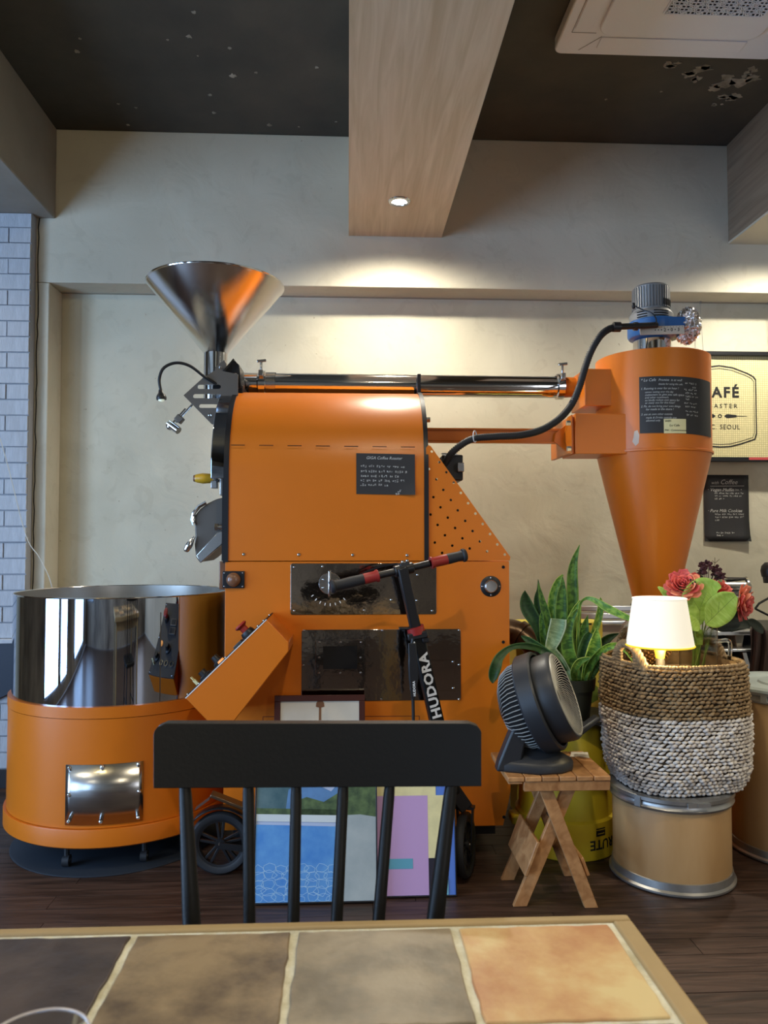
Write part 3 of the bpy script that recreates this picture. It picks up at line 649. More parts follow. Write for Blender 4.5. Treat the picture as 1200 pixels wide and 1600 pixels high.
for (px, py) in ((381, 866), (467, 866.5), (551, 867), (636, 867.5)): share(SCREW, 'screw', ro, face(px, py, 0.004), QF)
for (px, py) in ((786, 886), (786, 1003), (787, 1276)): share(HOLE, 'hole', ro, face(px, py, 0.0055), QF)
# polished front flange with arched top
fx0, fx1 = PX(331, FY+.02, 700), HX0-0.012
zb_ = PZ(748, FY, 340)
def arch_lo(off, z0): return arch(off, z0)
MB().prism([(fx0, y, z) for y, z in arch_lo(0.004, zb_)], (fx1-fx0, 0, 0)).build('front_flange', 'mirror', ro, bevel=0.003, ang=25)
MB().prism([(fx0-0.01, y, z) for y, z in arch_lo(-0.05, zb_+0.06)], (0.011, 0, 0)).build('face_plate', 'steel', ro, ang=25)
# perforated guard
hz = [(362,523),(399,575),(348,609),(434,625),(385,660),(470,676),(419,712),(505,727),(370,748),(456,762),(541,778),(405,798),(490,813),(577,829),(356,834),(441,849),(527,865),(613,880),(391,885),(477,900),(563,915),(649,930),(427,936),(513,951),(599,966),(685,981),(377,972),(463,987),(549,1001),(635,1015),(722,1031),(413,1023)]
cvt = lambda x, y: (x/3.158+560, y/3.158+540)
F2 = lambda px, py: (P(px, py, FY).x, P(px, py, FY).z)
outer = [F2(*cvt(x, y)) for x, y in ((334, 505), (344, 492), (356, 496), (749, 1043), (746, 1061), (334, 1061))]
holes = [(*F2(*cvt(x, y)), 0.0052) for x, y in hz]
plate2d(outer, holes, 0.004, lambda u, v, w_: Vector((u, FY-0.001+w_, v))).build('perforated_guard', 'orange', ro, ang=30)
plate2d(outer, [], 0.003, lambda u, v, w_: Vector((u, BYr-0.02+w_, v))).build('rear_guard', 'orange', ro, ang=30)
MB().prism([P(672, 874, FY+.12), P(672, 735, FY+.12), P(700, 770, FY+.12), P(738, 824, FY+.12), P(768, 874, FY+.12)], (0, 0.35, 0)).build('drive_cover', 'blackmetal', ro, bevel=0.004)
MB().box(PX(690, 3.1), PX(722, 3.1), 3.06, 3.2, PZ(752, 3.1, 700), PZ(712, 3.1, 700)).build('drive_motor', 'black', ro, bevel=0.006)
MB().box(PX(712, 3.1), PX(722, 3.1), 3.03, 3.06, PZ(738, 3.06, 715), PZ(724, 3.06, 715)).build('motor_terminal', 'steel', ro, bevel=0.002)
MB().bar(P(690, 709, 3.1), P(716, 711, 3.1), 0.02, 0.006).build('motor_bracket', 'alu', ro)
# upper and lower polished access plates
def rr(px0, px1, py0, py1, r):
    a, b = F2(px0, py1); c, d = F2(px1, py0); return rrect(a, c, b, d, r)
def plate(name, px0, px1, py0, py1, m, d0=0.004, d1=0.0065, r=0.008):
    return MB().prism([(x, FY-d1, z) for x, z in rr(px0, px1, py0, py1, r)], (0, d1-d0, 0)).build(name, m, ro, bevel=0.0008)
plate('access_plate', 454, 681.5, 880, 960.5, 'darksteel')
for (px, py) in ((460, 886), (504, 885), (652, 882), (460, 954), (569, 953), (675, 954), (651, 938), (652, 898), (611, 937)): share(SCREW, 'screw', ro, face(px, py, 0.0065), QF, scale=(0.75,)*3)
plate('access_plate', 471, 719.5, 982.5, 1095.5, 'darksteel')
for (px, py) in ((475, 985), (597, 984.5), (717, 984.5), (474, 1039), (717, 1038), (596, 1092), (717, 1092), (499.5, 1003), (532, 1003), (564, 1003), (499, 1027), (563.5, 1027), (498.5, 1051), (531.5, 1051), (563.5, 1050.5), (707.5, 1033.5), (707.5, 1074.5)): share(SCREW, 'screw', ro, face(px, py, 0.0065), QF, scale=(0.75,)*3)
plate('slot_plate', 493, 569, 999, 1055, 'greysteel' if False else 'darksteel', 0.0065, 0.0085, 0.004)
plate('slot_window', 505, 558, 1009, 1045, 'void', 0.0085, 0.009, 0.001)
plate('inner_plate', 640, 710, 1031, 1079, 'darksteel', 0.0065, 0.008, 0.006)
# airflow knob with scale on the upper plate
kc = face(515.5, 911.5, 0.0065)
MB().lathe([(0, 0.006), (0.040, 0.006), (0.042, 0.004), (0.042, 0)], kc, 32, axis=(0, -1, 0)).build('damper_flange', 'steel', ro)
for k in range(6):
    a = math.radians(30+60*k); share(SCREW, 'screw', ro, kc+Vector((0.031*math.cos(a), -0.006, 0.031*math.sin(a))), QF, scale=(0.6,)*3)
MB().box(kc.x-0.0045, kc.x+0.0045, kc.y-0.05, kc.y-0.004, kc.z-0.045, kc.z+0.05).build('damper_lever', 'chrome', ro, bevel=0.0025)
mk_ = MB()
for k in range(8):
    a = math.radians(215+14*k); c = kc+Vector((0.075*math.cos(a), -0.0004, 0.075*math.sin(a)))
    mk_.bar(c, c+Vector((0.010*math.cos(a), 0, 0.010*math.sin(a))), 0.003, 0.0004, up=(0, 1, 0))
mk_.build('dial_scale', 'white', ro, smooth=False)['kind'] = 'stuff'
# round dial on the right
kc = face(766.5, 916, 0.004)
d = MB().lathe([(0, 0.004), (0.036, 0.004), (0.040, 0.001), (0.040, 0)], kc, 36, axis=(0, -1, 0)).build('dial', 'black', ro)
MB().lathe([(0, 0.012), (0.021, 0.0125), (0.025, 0.009), (0.026, 0.004)], kc, 28, axis=(0, -1, 0)).build('dial_cap', 'steel', d)
for k in range(4):
    a = math.radians(90*k); share(SCREW, 'screw', d, kc+Vector((0.033*math.cos(a), -0.004, 0.033*math.sin(a))), QF, scale=(0.55,)*3)
# brown indicator on black square
kc = face(365.5, 905.5, 0.004)
q = MB().box(kc.x-0.041, kc.x+0.041, FY-0.012, FY-0.004, kc.z-0.032, kc.z+0.032).build('indicator_plate', 'blackmetal', ro, bevel=0.002)
MB().lathe([(0, 0.030), (0.014, 0.028), (0.023, 0.022), (0.027, 0.012), (0.027, 0.006)], kc, 28, axis=(0, -1, 0)).build('indicator_lens', 'brownlens', q)
for a in (-1, 1):
    for b in (-1, 1): share(SCREW, 'screw', q, kc+Vector((a*0.034, -0.008, b*0.025)), QF, scale=(0.5,)*3)
# hatch outline near the chair
hl = MB()
for (a, b) in (((411, 1119.5), (655, 1118.5)), ((411, 1119.5), (411, 1160)), ((655, 1118.5), (655, 1160))): hl.bar(face(*a, 0.0043), face(*b, 0.0043), 0.0022, 0.0006, up=(0, 1, 0))
hl.build('hatch_seam', mat('seam_red', (0.10, 0.015, 0.006), 0.7), ro, smooth=False)
# side bracket left of the cabinet
MB().box(PX(343, FY+.03), X0, FY+0.02, FY+0.16, PZ(921, FY), PZ(877, FY)).build('hinge_bracket', 'brownlens', ro, bevel=0.003)
# --- hopper (steel funnel)
HC = P(338, 447, 3.30); hx = HC.x; HYc = 3.30
zr, zn = PZ(447, HYc, 338), PZ(553, HYc, 338); rr_, rn = 104*HYc/1200, 0.050
MB().lathe([(rr_-0.004, zr-0.002), (rr_, zr), (rr_+0.002, zr-0.004), (rn, zn), (rn-0.003, zn), (rr_-0.006, zr-0.004)], (hx, HYc, 0), 96).build('hopper', 'funnel', ro, ang=60)
MB().tube([(hx+(rr_+0.001)*math.cos(a), HYc+(rr_+0.001)*math.sin(a), zr) for a in [2*math.pi*k/96 for k in range(96)]], 0.0045, 8, closed=True).build('hopper_rim', 'chrome', ro)
MB().lathe([(rn, zn+0.002), (rn, zn-0.21), (rn-0.004, zn-0.21), (rn-0.004, zn)], (hx, HYc, 0), 40).build('hopper_neck', 'chrome', ro)
# diamond mounting plate with slots
dY = 3.12
D2 = lambda px, py: (P(px, py, dY).x, P(px, py, dY).z)
dia = [D2(287, 618), D2(318, 590), D2(338, 578), D2(372, 585), D2(372, 665), D2(331, 663), D2(328, 660)]
def slot(px0, px1, py, hr):
    a = D2(px0, py); b = D2(px1, py); r = hr
    return ([(a[0]+r*math.cos(math.radians(t_)), a[1]+r*math.sin(math.radians(t_))) for t_ in range(90, 271, 30)]+[(b[0]+r*math.cos(math.radians(t_)), b[1]+r*math.sin(math.radians(t_))) for t_ in range(-90, 91, 30)],)
plate2d(dia, [slot(312, 342, 604.5, 0.009), slot(305, 342, 619, 0.009), slot(314, 342, 634.5, 0.008)], 0.008, lambda u, v, w_: Vector((u, dY+w_, v))).build('mount_plate', 'greysteel', ro, ang=30)
share(SCREW, 'screw', ro, (P(328, 649, dY).x, dY-0.004, P(328, 649, dY).z), QF, scale=(1.5,)*3)
# feed gate at the neck: brackets and black flange
MB().prism([P(332, 596, 3.17), P(336, 574, 3.17), P(345, 566, 3.17), P(350, 562, 3.17), P(354, 568, 3.17), P(353, 600, 3.17), P(346, 604, 3.17)], (0, 0.012, 0)).build('gate_bracket', 'greysteel', ro, bevel=0.002)
MB().prism([P(345, 582, 3.16), P(364, 560, 3.16), P(374, 570, 3.16), P(377, 606, 3.16), P(356, 606, 3.16)], (0, 0.14, 0)).build('gate_flange', 'blackmetal', ro, bevel=0.003)
MB().bar(P(352, 580, 3.14), P(366, 562, 3.14), 0.03, 0.006).build('gate_blade', 'chrome', ro)
MB().box(PX(330, 3.18), PX(378, 3.18), 3.17, 3.42, PZ(616, 3.18, 350), PZ(602, 3.18, 350)).build('gate_base', 'blackmetal', ro, bevel=0.004)
for (px, py) in ((344, 574), (349, 586), (340, 592), (368, 585), (370, 596), (361, 600)): share(SCREW, 'screw', ro, (P(px, py, 3.15).x, 3.152, P(px, py, 3.15).z), QF)
# lever with chrome rods and ball
mb = MB(); 
for dx in (-7, 5): mb.cyl(P(297+dx, 634-dx*0.7, 3.13), P(270+dx, 664-dx*0.7, 3.1), 0.0045, n=8)
mb.build('lever_rod', 'chrome', ro)['kind'] = 'stuff'
MB().bar(P(284, 651, 3.1), P(277, 659, 3.1), 0.034, 0.03).build('lever_weight', 'greysteel', ro, bevel=0.003)
MB().ell(P(266, 666, 3.09), 0.017, 14, 10).cyl(P(264, 662, 3.09), P(279, 673, 3.07), 0.015, n=14).build('lever_knob', 'chrome', ro)
# gooseneck lamp
pts = [P(*p) for p in ((338, 600, 3.12), (320, 589, 3.1), (297, 572, 3.08), (275, 567, 3.06), (256, 575, 3.05), (249, 592, 3.05), (251, 609, 3.05))]
gl_ = MB().tube(spline(pts, 8), 0.006, 10).build('gooseneck', 'black', ro)
e = pts[-1]; MB().lathe([(0, 0.0), (0.008, 0.0), (0.010, -0.012), (0.017, -0.022), (0.020, -0.032), (0.019, -0.040), (0, -0.040)], e, 20, axis=(-0.1, 0, 1)).build('lamp_head', 'black', gl_)
MB().ell(e+Vector((0.003, 0, -0.040)), (0.013, 0.013, 0.007), 14, 6).build('lamp_lens', mat('led_lens', (0.9, 0.95, 0.8), 0.2, emis=(0.9, 1, 0.8), estr=0.5), gl_)
# yellow sampler handle, fittings and bean chute under the flange
MB().lathe([(0, 0.0), (0.012, 0.0), (0.017, 0.012), (0.021, 0.035), (0.019, 0.06), (0.015, 0.075), (0, 0.075)], P(303, 747.5, 3.02), 18, axis=(1, 0, 0)).build('sampler_handle', 'yellowwood', ro)
MB().lathe([(0, -0.001), (0.0125, -0.001), (0.0145, 0.006), (0.0155, 0.013)], P(303, 747.5, 3.02), 18, axis=(1, 0, 0)).build('handle_tip', 'brownlens', ro)
MB().cyl(P(330, 749, 3.02), P(352, 749, 3.02), 0.012, n=14).box(PX(329, 3.0), PX(338, 3.0), 2.99, 3.03, PZ(764, 3.0), PZ(752, 3.0)).box(PX(343, 3.0), PX(351, 3.0), 2.99, 3.03, PZ(775, 3.0), PZ(748, 3.0)).build('sampler_fitting', 'steel', ro, bevel=0.002)
cpts = [P(*p, 3.0) for p in ((350, 777), (338, 780), (325, 786), (313, 795), (304, 806), (304, 815), (305, 838), (304, 850), (306, 870), (312, 879), (322, 872), (337, 858), (350, 846))]
MB().prism(cpts, (0, 0.30, 0)).build('bean_chute', 'greysteel', ro, bevel=0.004)
MB().prism([P(*p, 2.985) for p in ((306, 868), (313, 880), (352, 846), (352, 828), (340, 831))], (0, 0.014, 0)).build('chute_lip', 'steel', ro, bevel=0.003)
MB().tube([P(*p) for p in ((322, 785, 2.99), (311, 791, 2.99), (303, 801, 2.99), (300, 812, 2.99), (303, 820, 2.99))], 0.008, 8).build('chute_trim', 'chrome', ro)
MB().cyl(P(336, 823.5, 2.98), P(352, 823.5, 2.98), 0.011, n=14).cyl(P(336, 823.5, 2.98), P(341, 823.5, 2.98), 0.015, n=6).build('chute_bolt', 'steel', ro)
lp = [P(*p) for p in ((304, 838, 2.98), (299, 846, 2.98), (293, 856, 2.98), (290, 862, 2.98))]
MB().tube(spline(lp, 3), [0.004, 0.005, 0.007, 0.010, 0.013, 0.014, 0.013, 0.012, 0.010, 0.006][:len(spline(lp, 3))], 12).build('chute_lever', 'chrome', ro)
MB().box(PX(350, 2.96), PX(356, 2.96), 2.93, 2.97, PZ(879, 2.96), PZ(861, 2.96)).build('latch', 'blackmetal', ro)
# exhaust pipe over the housing, clamps
PYp, zp, rp_ = 3.36, 1.2+0.686, 0.0475
xa, xb = PX(372, PYp, 600), PX(872, PYp, 600)
MB().cyl((xa, PYp, zp), (xb, PYp, zp-0.003), rp_, n=48).build('exhaust_pipe', 'chrome', ro)
def clamp(px, name='pipe_clamp'):
    x = PX(px, PYp, 600)
    c = MB().lathe([(rp_, -0.020), (rp_+0.010, -0.014), (rp_+0.010, 0.014), (rp_, 0.020)], (x, PYp, zp), 36, axis=(1, 0, 0)).build(name, 'chrome', ro)
    MB().box(x-0.010, x+0.010, PYp-0.07, PYp-0.045, zp+0.02, zp+0.048).cyl((x, PYp-0.05, zp+0.04), (x, PYp-0.05, zp+0.085), 0.006, n=8).bar((x-0.018, PYp-0.05, zp+0.088), (x+0.022, PYp-0.05, zp+0.092), 0.012, 0.012).build('clamp_screw', 'steel', c, bevel=0.002)
clamp(410); clamp(874)
MB().lathe([(rp_+0.004, -0.03), (rp_+0.004, 0.02)], (PX(424, PYp, 600), PYp, zp), 36, axis=(1, 0, 0)).build('pipe_collar', 'steel', ro)
MB().box(PX(652, 3.3), PX(657.5, 3.3), 3.28, 3.34, ZCH+RH-0.005, zp+0.035).build('pipe_post', 'blackmetal', ro, bevel=0.002)
# orange arm towards the cyclone
ay = 3.24; zA = PZ(680, ay, 780)
MB().prism([(HX1+0.01, ay, zA-0.026), (PX(886, ay, 680), ay, zA-0.03), (PX(886, ay, 680), ay, zA+0.022), (HX1+0.01, ay, zA+0.028)], (0, 0.06, 0)).build('arm', 'orange', ro, bevel=0.003)
MB().box(HX1+0.01, PX(886, ay, 680), ay-0.012, ay, zA+0.022, zA+0.028).box(HX1+0.01, PX(886, ay, 680), ay-0.014, ay, zA-0.036, zA-0.029).build('arm_flange', 'orange', ro)
for s_ in (1, -1):
    MB().prism([(HX1+0.01, ay+0.02, zA+s_*0.026), (HX1+0.04, ay+0.02, zA+s_*0.026), (HX1+0.01, ay+0.02, zA+s_*0.055)], (0, 0.01, 0)).build('gusset', 'orange', ro)
MB().cyl(P(665, 656, 3.1), P(672, 656, 3.1), 0.011, n=6).build('bolt', 'steel', ro)
# brown pipe coming out behind the cabinet
pp = [P(*p) for p in ((780, 985, 3.32), (806, 988, 3.30), (832, 1006, 3.26), (842, 1030, 3.24))]
MB().tube(spline(pp, 8), 0.052, 20).build('gas_pipe', 'brownpipe', ro)
MB().lathe([(0.050, -0.012), (0.060, -0.012), (0.060, 0.012), (0.050, 0.012)], P(812, 991, 3.29), 24, axis=(P(832, 1006, 3.26)-P(806, 988, 3.3))).build('pipe_ring', 'brownpipe', ro)
# black handwritten card
a = P(602.5, 741, FY); cw, ch_ = 92*FY/1200/2, 64*FY/1200/2
card = lambda u, v, w_=0: Vector((a.x+u-0.004*v, FY-0.0062-w_-0.012*max(0, (u/cw-v/ch_)/2)**6, a.z+v-0.015*u))
t = thing('roaster_card', 'black handwritten card taped on the orange drum housing', 'sign', (a.x, FY-0.006, a.z-ch_))
MB().grid(lambda i, j: card((i*2-1)*cw, (j*2-1)*ch_), 8, 6).build('paper', 'blackpaper', t)
mb = MB(); cf = lambda u, v, w_: card(u, v, w_+0.0006)
mb.text('GIGA Coffee Roaster', 0.0155, lambda u, v, w_: cf(u-0.075, v+0.056, w_), shear=0.3)
for i, (u0, u1, v) in enumerate(((-0.095, 0.082, 0.024), (-0.095, 0.088, 0.005), (-0.095, 0.052, -0.013), (-0.095, 0.085, -0.030), (-0.097, 0.014, -0.047), (0.045, 0.068, -0.069), (0.038, 0.068, -0.079))): scribble(mb, cf, u0, u1, v, 0.0085, 40+i)
mb.build('chalk_writing', 'chalk', t, smooth=False, recalc=False)['kind'] = 'stuff'
# --- control box
BYc = 2.69
C3 = lambda px, py, Y=BYc: P(px, py, Y)
hexp = [C3(290, 1091), C3(416.7, 968), C3(451, 1003.5), C3(451, 1018), C3(366, 1126.7), C3(324, 1126.7)]
cb = MB().prism(hexp, (0, FY-0.004-BYc, 0)).build('control_box', 'orange', ro, bevel=0.003)
pa, pb = hexp[0], hexp[1]; dr = (pb-pa).normalized(); nr = Vector((-dr.z, 0, dr.x)); Lp = (pb-pa).length; Wp = FY-0.004-BYc
MB().add([pa, pb, pb+Vector((0, Wp, 0)), pa+Vector((0, Wp, 0))]+[q+nr*0.005 for q in (pa, pb, pb+Vector((0, Wp, 0)), pa+Vector((0, Wp, 0)))], [(0, 1, 2, 3), (7, 6, 5, 4), (0, 4, 5, 1), (1, 5, 6, 2), (2, 6, 7, 3), (3, 7, 4, 0)]).build('control_panel', 'blackpaper', cb)
MB().add([pa-nr*0.001+Vector((0, -0.002, 0)), pb-nr*0.001+Vector((0, -0.002, 0)), pb+nr*0.002+Vector((0, -0.002, 0)), pa+nr*0.002+Vector((0, -0.002, 0))], [(0, 1, 2, 3)]).build('panel_edge', 'white', cb, smooth=False)
def onp(t_, s_, h=0.005): return pa+dr*(Lp*t_)+Vector((0, Wp*s_, 0))+nr*h
def lat(name, m, t_, s_, prof): MB().lathe(prof, onp(t_, s_), 20, axis=nr).build(name, m, cb)
lat('stop_button_base', 'black', 0.77, 0.25, [(0, 0.018), (0.022, 0.018), (0.026, 0.008), (0.026, 0)])
lat('emergency_stop', 'redbtn', 0.77, 0.25, [(0, 0.050), (0.020, 0.049), (0.025, 0.043), (0.020, 0.038), (0.014, 0.034), (0.014, 0.018)])
lat('knob', 'black', 0.355, 0.6, [(0, 0.034), (0.013, 0.034), (0.016, 0.012), (0.024, 0.008), (0.024, 0)])
lat('knob', 'black', 0.235, 0.2, [(0, 0.026), (0.014, 0.026), (0.015, 0.010), (0.024, 0.006), (0.024, 0)])
lat('lit_button', mat('amber_button', (0.8, 0.3, 0.08), 0.3, emis=(1, 0.4, 0.1), estr=0.6), 0.42, 0.25, [(0, 0.008), (0.012, 0.008), (0.014, 0)])
for s_ in (0.45, 0.65, 0.85): lat('push_button', 'steel', 0.17, s_, [(0.010, 0.004), (0.015, 0.004), (0.016, 0)])
for t_ in (0.60, 0.72): 
    q = [onp(t_-0.05, 0.5, 0.012), onp(t_+0.05, 0.5, 0.012), onp(t_+0.05, 0.78, 0.012), onp(t_-0.05, 0.78, 0.012)]
    MB().prism(q, -nr*0.007).build('display', 'greysteel', cb, bevel=0.001)
    q = [onp(t_-0.034, 0.54, 0.0128), onp(t_+0.034, 0.54, 0.0128), onp(t_+0.034, 0.74, 0.0128), onp(t_-0.034, 0.74, 0.0128)]
    MB().prism(q, -nr*0.0006).build('display_glass', 'ink', cb)
for (t_, s_) in ((0.03, 0.06), (0.97, 0.06), (0.03, 0.94), (0.97, 0.94), (0.5, 0.03), (0.9, 0.06)): share(SCREW, 'screw', cb, onp(t_, s_), Vector((0, 0, 1)).rotation_difference(nr), scale=(0.7,)*3)
ks = onp(0.14, 0.15, 0.006)
MB().bar(ks, ks+nr*0.02, 0.010, 0.010).bar(ks+nr*0.02, ks+nr*0.034, 0.003, 0.018, up=(0, 1, 0)).build('key', 'yellownote', cb)
# ================================================================== COOLING TRAY
ty = 3.28; tx = P(195, 1000, ty).x; R_m = 158*ty/1200*0.985
tr = thing('cooling_tray', 'round cooling tray, mirror steel band above an orange base, left of the roaster', 'cooling tray', (tx, ty, 0))
fz = lambda py, R: PZ(py, ty-R, 195)
Ro = R_m+0.010
zt, zm = fz(938, R_m), fz(1107, R_m)
MB().lathe([(R_m-0.003, zt), (R_m, zt), (R_m, zm-0.005), (R_m-0.003, zm-0.005), (R_m-0.003, zt)], (tx, ty, 0), 128).build('mirror_band', 'mirror', tr)
MB().lathe([(R_m-0.0032, zt), (R_m-0.006, zt), (R_m-0.006, zt-0.14), (R_m-0.0032, zt-0.14)], (tx, ty, 0), 128).build('inner_wall', 'innersteel', tr)
MB().tube([(tx+R_m*math.cos(a), ty+R_m*math.sin(a), zt) for a in [2*math.pi*k/128 for k in range(128)]], 0.003, 6, closed=True).build('tray_rim', 'chrome', tr)
MB().lathe([(0, 0.03), (0.04, 0.03), (R_m-0.008, 0.028), (R_m-0.008, 0.02), (0, 0.02)], (tx, ty, zt-0.16), 64).build('tray_floor', 'innersteel', tr)
for k in range(4):
    a = math.radians(45+90*k); MB().bar((tx, ty, zt-0.105), (tx+(R_m-0.05)*math.cos(a), ty+(R_m-0.05)*math.sin(a), zt-0.105), 0.03, 0.012).build('stirring_arm', 'steel', tr, bevel=0.003)
MB().cyl((tx, ty, zt-0.13), (tx, ty, zt-0.06), 0.045, n=28).build('stirrer_hub', 'steel', tr, bevel=0.006)
z1, z2, z3 = fz(1126, Ro), fz(1305, Ro), fz(1330, Ro+0.012)
z2 = z3+0.07
MB().lathe([(R_m-0.002, zm), (Ro+0.003, zm), (Ro+0.003, z1+0.0012), (R_m-0.002, z1+0.0012)], (tx, ty, 0), 128).build('collar_band', 'orange', tr, ang=30)
MB().lathe([(R_m, z1-0.0012), (Ro+0.001, z1-0.0012), (Ro+0.001, z2+0.001), (R_m, z2+0.001)], (tx, ty, 0), 128).build('drum_shell', 'orange', tr, ang=30)
MB().lathe([(R_m, z2-0.001), (Ro+0.011, z2-0.001), (Ro+0.012, z2-0.004), (Ro+0.012, z3+0.006), (Ro+0.004, z3), (R_m, z3)], (tx, ty, 0), 128).build('base_band', 'orange', tr, ang=30)
MB().lathe([(0, z3+0.01), (R_m, z3+0.01), (R_m, z2+0.01)], (tx, ty, 0), 64).build('base_plate', 'blackmetal', tr)
for a in (-105, -62, 60, 120):
    cx, cy = tx+(Ro-0.06)*math.cos(math.radians(a)), ty+(Ro-0.06)*math.sin(math.radians(a)); rc = 0.021
    MB().cyl((cx-0.012, cy, rc), (cx+0.012, cy, rc), rc, n=18).cyl((cx, cy, rc), (cx, cy, z3+0.015), 0.01, n=8).build('caster', 'rubber', tr)
    MB().cyl((cx-0.0135, cy, rc), (cx+0.0135, cy, rc), 0.009, n=12).build('caster_hub', 'steel', tr)
# hatch plate curved on the shell
Rp = Ro+0.001
def oncyl(cx, cy, R, px, py): # point of the cylinder seen at this pixel
    d = P(px, py, 1.0)-Vector((0, 0, H)); A = d.x**2+d.y**2; B = -2*(d.x*cx+d.y*cy); C_ = cx*cx+cy*cy-R*R
    t_ = (-B-math.sqrt(max(0, B*B-4*A*C_)))/(2*A); return Vector((0, 0, H))+d*t_
p0 = oncyl(tx, ty, Rp, 103, 1240); p1 = oncyl(tx, ty, Rp, 223.5, 1240); zt2 = oncyl(tx, ty, Rp, 163, 1197).z; zb2 = oncyl(tx, ty, Rp, 163, 1291).z
a0 = math.atan2(p0.y-ty, p0.x-tx); a1 = math.atan2(p1.y-ty, p1.x-tx)
def cyp(a, z, R): return Vector((tx+R*math.cos(a), ty+R*math.sin(a), z))
hp = MB().grid(lambda i, j: cyp(a0+(a1-a0)*i, zb2+(zt2-zb2)*j, Rp+0.002), 16, 1).build('hatch_plate', 'steel', tr, solid=0.004)
for (i, j) in ((0.05, 0.06), (0.47, 0.05), (0.94, 0.06), (0.05, 0.5), (0.95, 0.5), (0.05, 0.95), (0.48, 0.96), (0.94, 0.96)):
    a = a0+(a1-a0)*i; nrm = Vector((math.cos(a), math.sin(a), 0)); share(SCREW, 'screw', hp, cyp(a, zb2+(zt2-zb2)*j, Rp+0.004), Vector((0, 0, 1)).rotation_difference(nrm), scale=(1.25,)*3)
a_s = math.radians(-57); MB().grid(lambda i, j: cyp(a_s+0.008*i, zm+0.003+(zt-0.06-zm)*j, R_m+0.0008), 1, 1).build('band_seam', 'greysteel', tr)
# dark mat under the tray
o = MB().lathe([(0, 0.006), (0.40, 0.006), (0.405, 0.003), (0.405, 0.0005), (0, 0.0005)], (tx+0.0, ty-0.045, 0), 64).build('floor_mat', 'mat', origin=(tx, ty-0.045, 0))
tag(o, 'round dark rubber mat on the floor under the cooling tray', 'mat')
tr.location.z = 0.0065
# ================================================================== CHAFF CYCLONE
gy = 3.30; gx = P(1019.5, 640, gy).x; Rg = 87.5*gy/1200
cy = thing('chaff_cyclone', 'tall orange cyclone collector with blue blower on top, right of the roaster', 'cyclone collector', (gx, gy, 0.0))
zt3 = PZ(563, gy, 1020); zj = PZ(712, gy, 1020)
MB().lathe([(0, zt3-0.004), (Rg-0.006, zt3), (Rg, zt3-0.004), (Rg, zj+0.006), (Rg-0.01, zj+0.006)], (gx, gy, 0), 96).build('cylinder', 'orange', cy, ang=35)
MB().lathe([(Rg, zj+0.008), (Rg+0.005, zj+0.006), (Rg+0.005, zj-0.002), (Rg-0.002, zj-0.004)], (gx, gy, 0), 96).build('joint_ring', 'orange', cy, ang=30)
ze = PZ(960, gy, 1020)
MB().lathe([(Rg-0.001, zj), (28*gy/1200, ze), (0.065, ze-0.06), (0.065, 0.60), (0, 0.60)], (gx, gy, 0), 96).build('cone', 'orange', cy, ang=35)
MB().lathe([(0, 0.0), (0.19, 0.0), (0.2, 0.01), (0.2, 0.58), (0.205, 0.6), (0, 0.6)], (gx, gy, 0), 48).build('chaff_bin', 'orange', cy, ang=35)
# mounting box, plates and inlet on the left
by0, by1 = 3.14, 3.34
MB().box(PX(899, by0, 680), gx-Rg+0.09, by0, by1, PZ(709, by0, 915), PZ(646, by0, 915)).build('mount_box', 'orange', cy, bevel=0.003)
MB().box(PX(893, by0, 680)-0.001, PX(899, by0, 680)-0.001, by0+0.015, by1+0.12, PZ(707, by0, 895), PZ(650, by0, 895)).build('mount_plate', 'orange', cy, bevel=0.001)
MB().prism([P(886.5, 652, by0+0.02), P(893, 648, by0), P(893, 709, by0), P(870, 716, by0+0.3), P(870, 690, by0+0.3), P(880, 684, by0+0.1)], (0.004, 0, 0)).build('end_plate', 'orange', cy)
for (px, py) in ((887, 661), (888, 701)): MB().cyl(P(px-2, py, by0), P(px+4, py, by0), 0.011, n=6).build('bolt', 'galv', cy)
MB().prism([P(868, 677, 3.22), P(884, 664, 3.22), P(890, 664, 3.22), P(890, 704, 3.22), P(884, 704, 3.22), P(866, 690, 3.22)], (0, 0.012, 0)).build('gusset', 'orange', cy)
iy = 3.30
MB().box(PX(916, iy-0.12, 600), gx-Rg+0.07, iy-0.10, iy+0.10, PZ(634, iy-.1, 920), PZ(576, iy-.1, 920)).build('inlet_box', 'orange', cy, bevel=0.003)
MB().prism([P(903, 636, 3.38), P(903, 596, 3.38), P(917, 577, 3.22), P(917, 634, 3.22)], (0.006, 0, 0)).build('inlet_plate', 'orange', cy)
MB().cyl((PX(880, PYp, 600), PYp, zp-0.003), (PX(915, PYp, 600), PYp-0.02, zp-0.003), 0.046, 0.040, n=32).build('inlet_pipe', 'orange', cy)
# collar, blower, motor
cz0 = zt3-0.004
cxn = PX(1019, gy, 545)
MB().bar((cxn-0.06, gy-0.085, cz0+0.012), (cxn+0.085, gy-0.07, cz0+0.014), 0.008, 0.012).build('collar_clamp', 'steel', cy)
bz0_ = PZ(534, gy, 1022); bz1_ = PZ(494, gy-0.1, 1022)
bxc = PX(1022, gy, 520); rb_ = 41*gy/1200
hc_ = bz0_-cz0
MB().lathe([(0.080, 0), (0.088, 0.006), (0.088, 0.016), (0.080, 0.022), (0.080, hc_), (0, hc_)], (cxn, gy, cz0), 36).build('outlet_collar', 'chrome', cy)
MB().lathe([(0, bz0_-0.005), (0.055, bz0_-0.004), (0.085, bz0_+0.006), (rb_-0.006, bz0_+0.014), (rb_, bz0_+0.024), (rb_, bz1_-0.004), (rb_-0.004, bz1_), (0, bz1_)], (bxc, gy, 0), 56).build('blower_housing', 'blue', cy, ang=35)
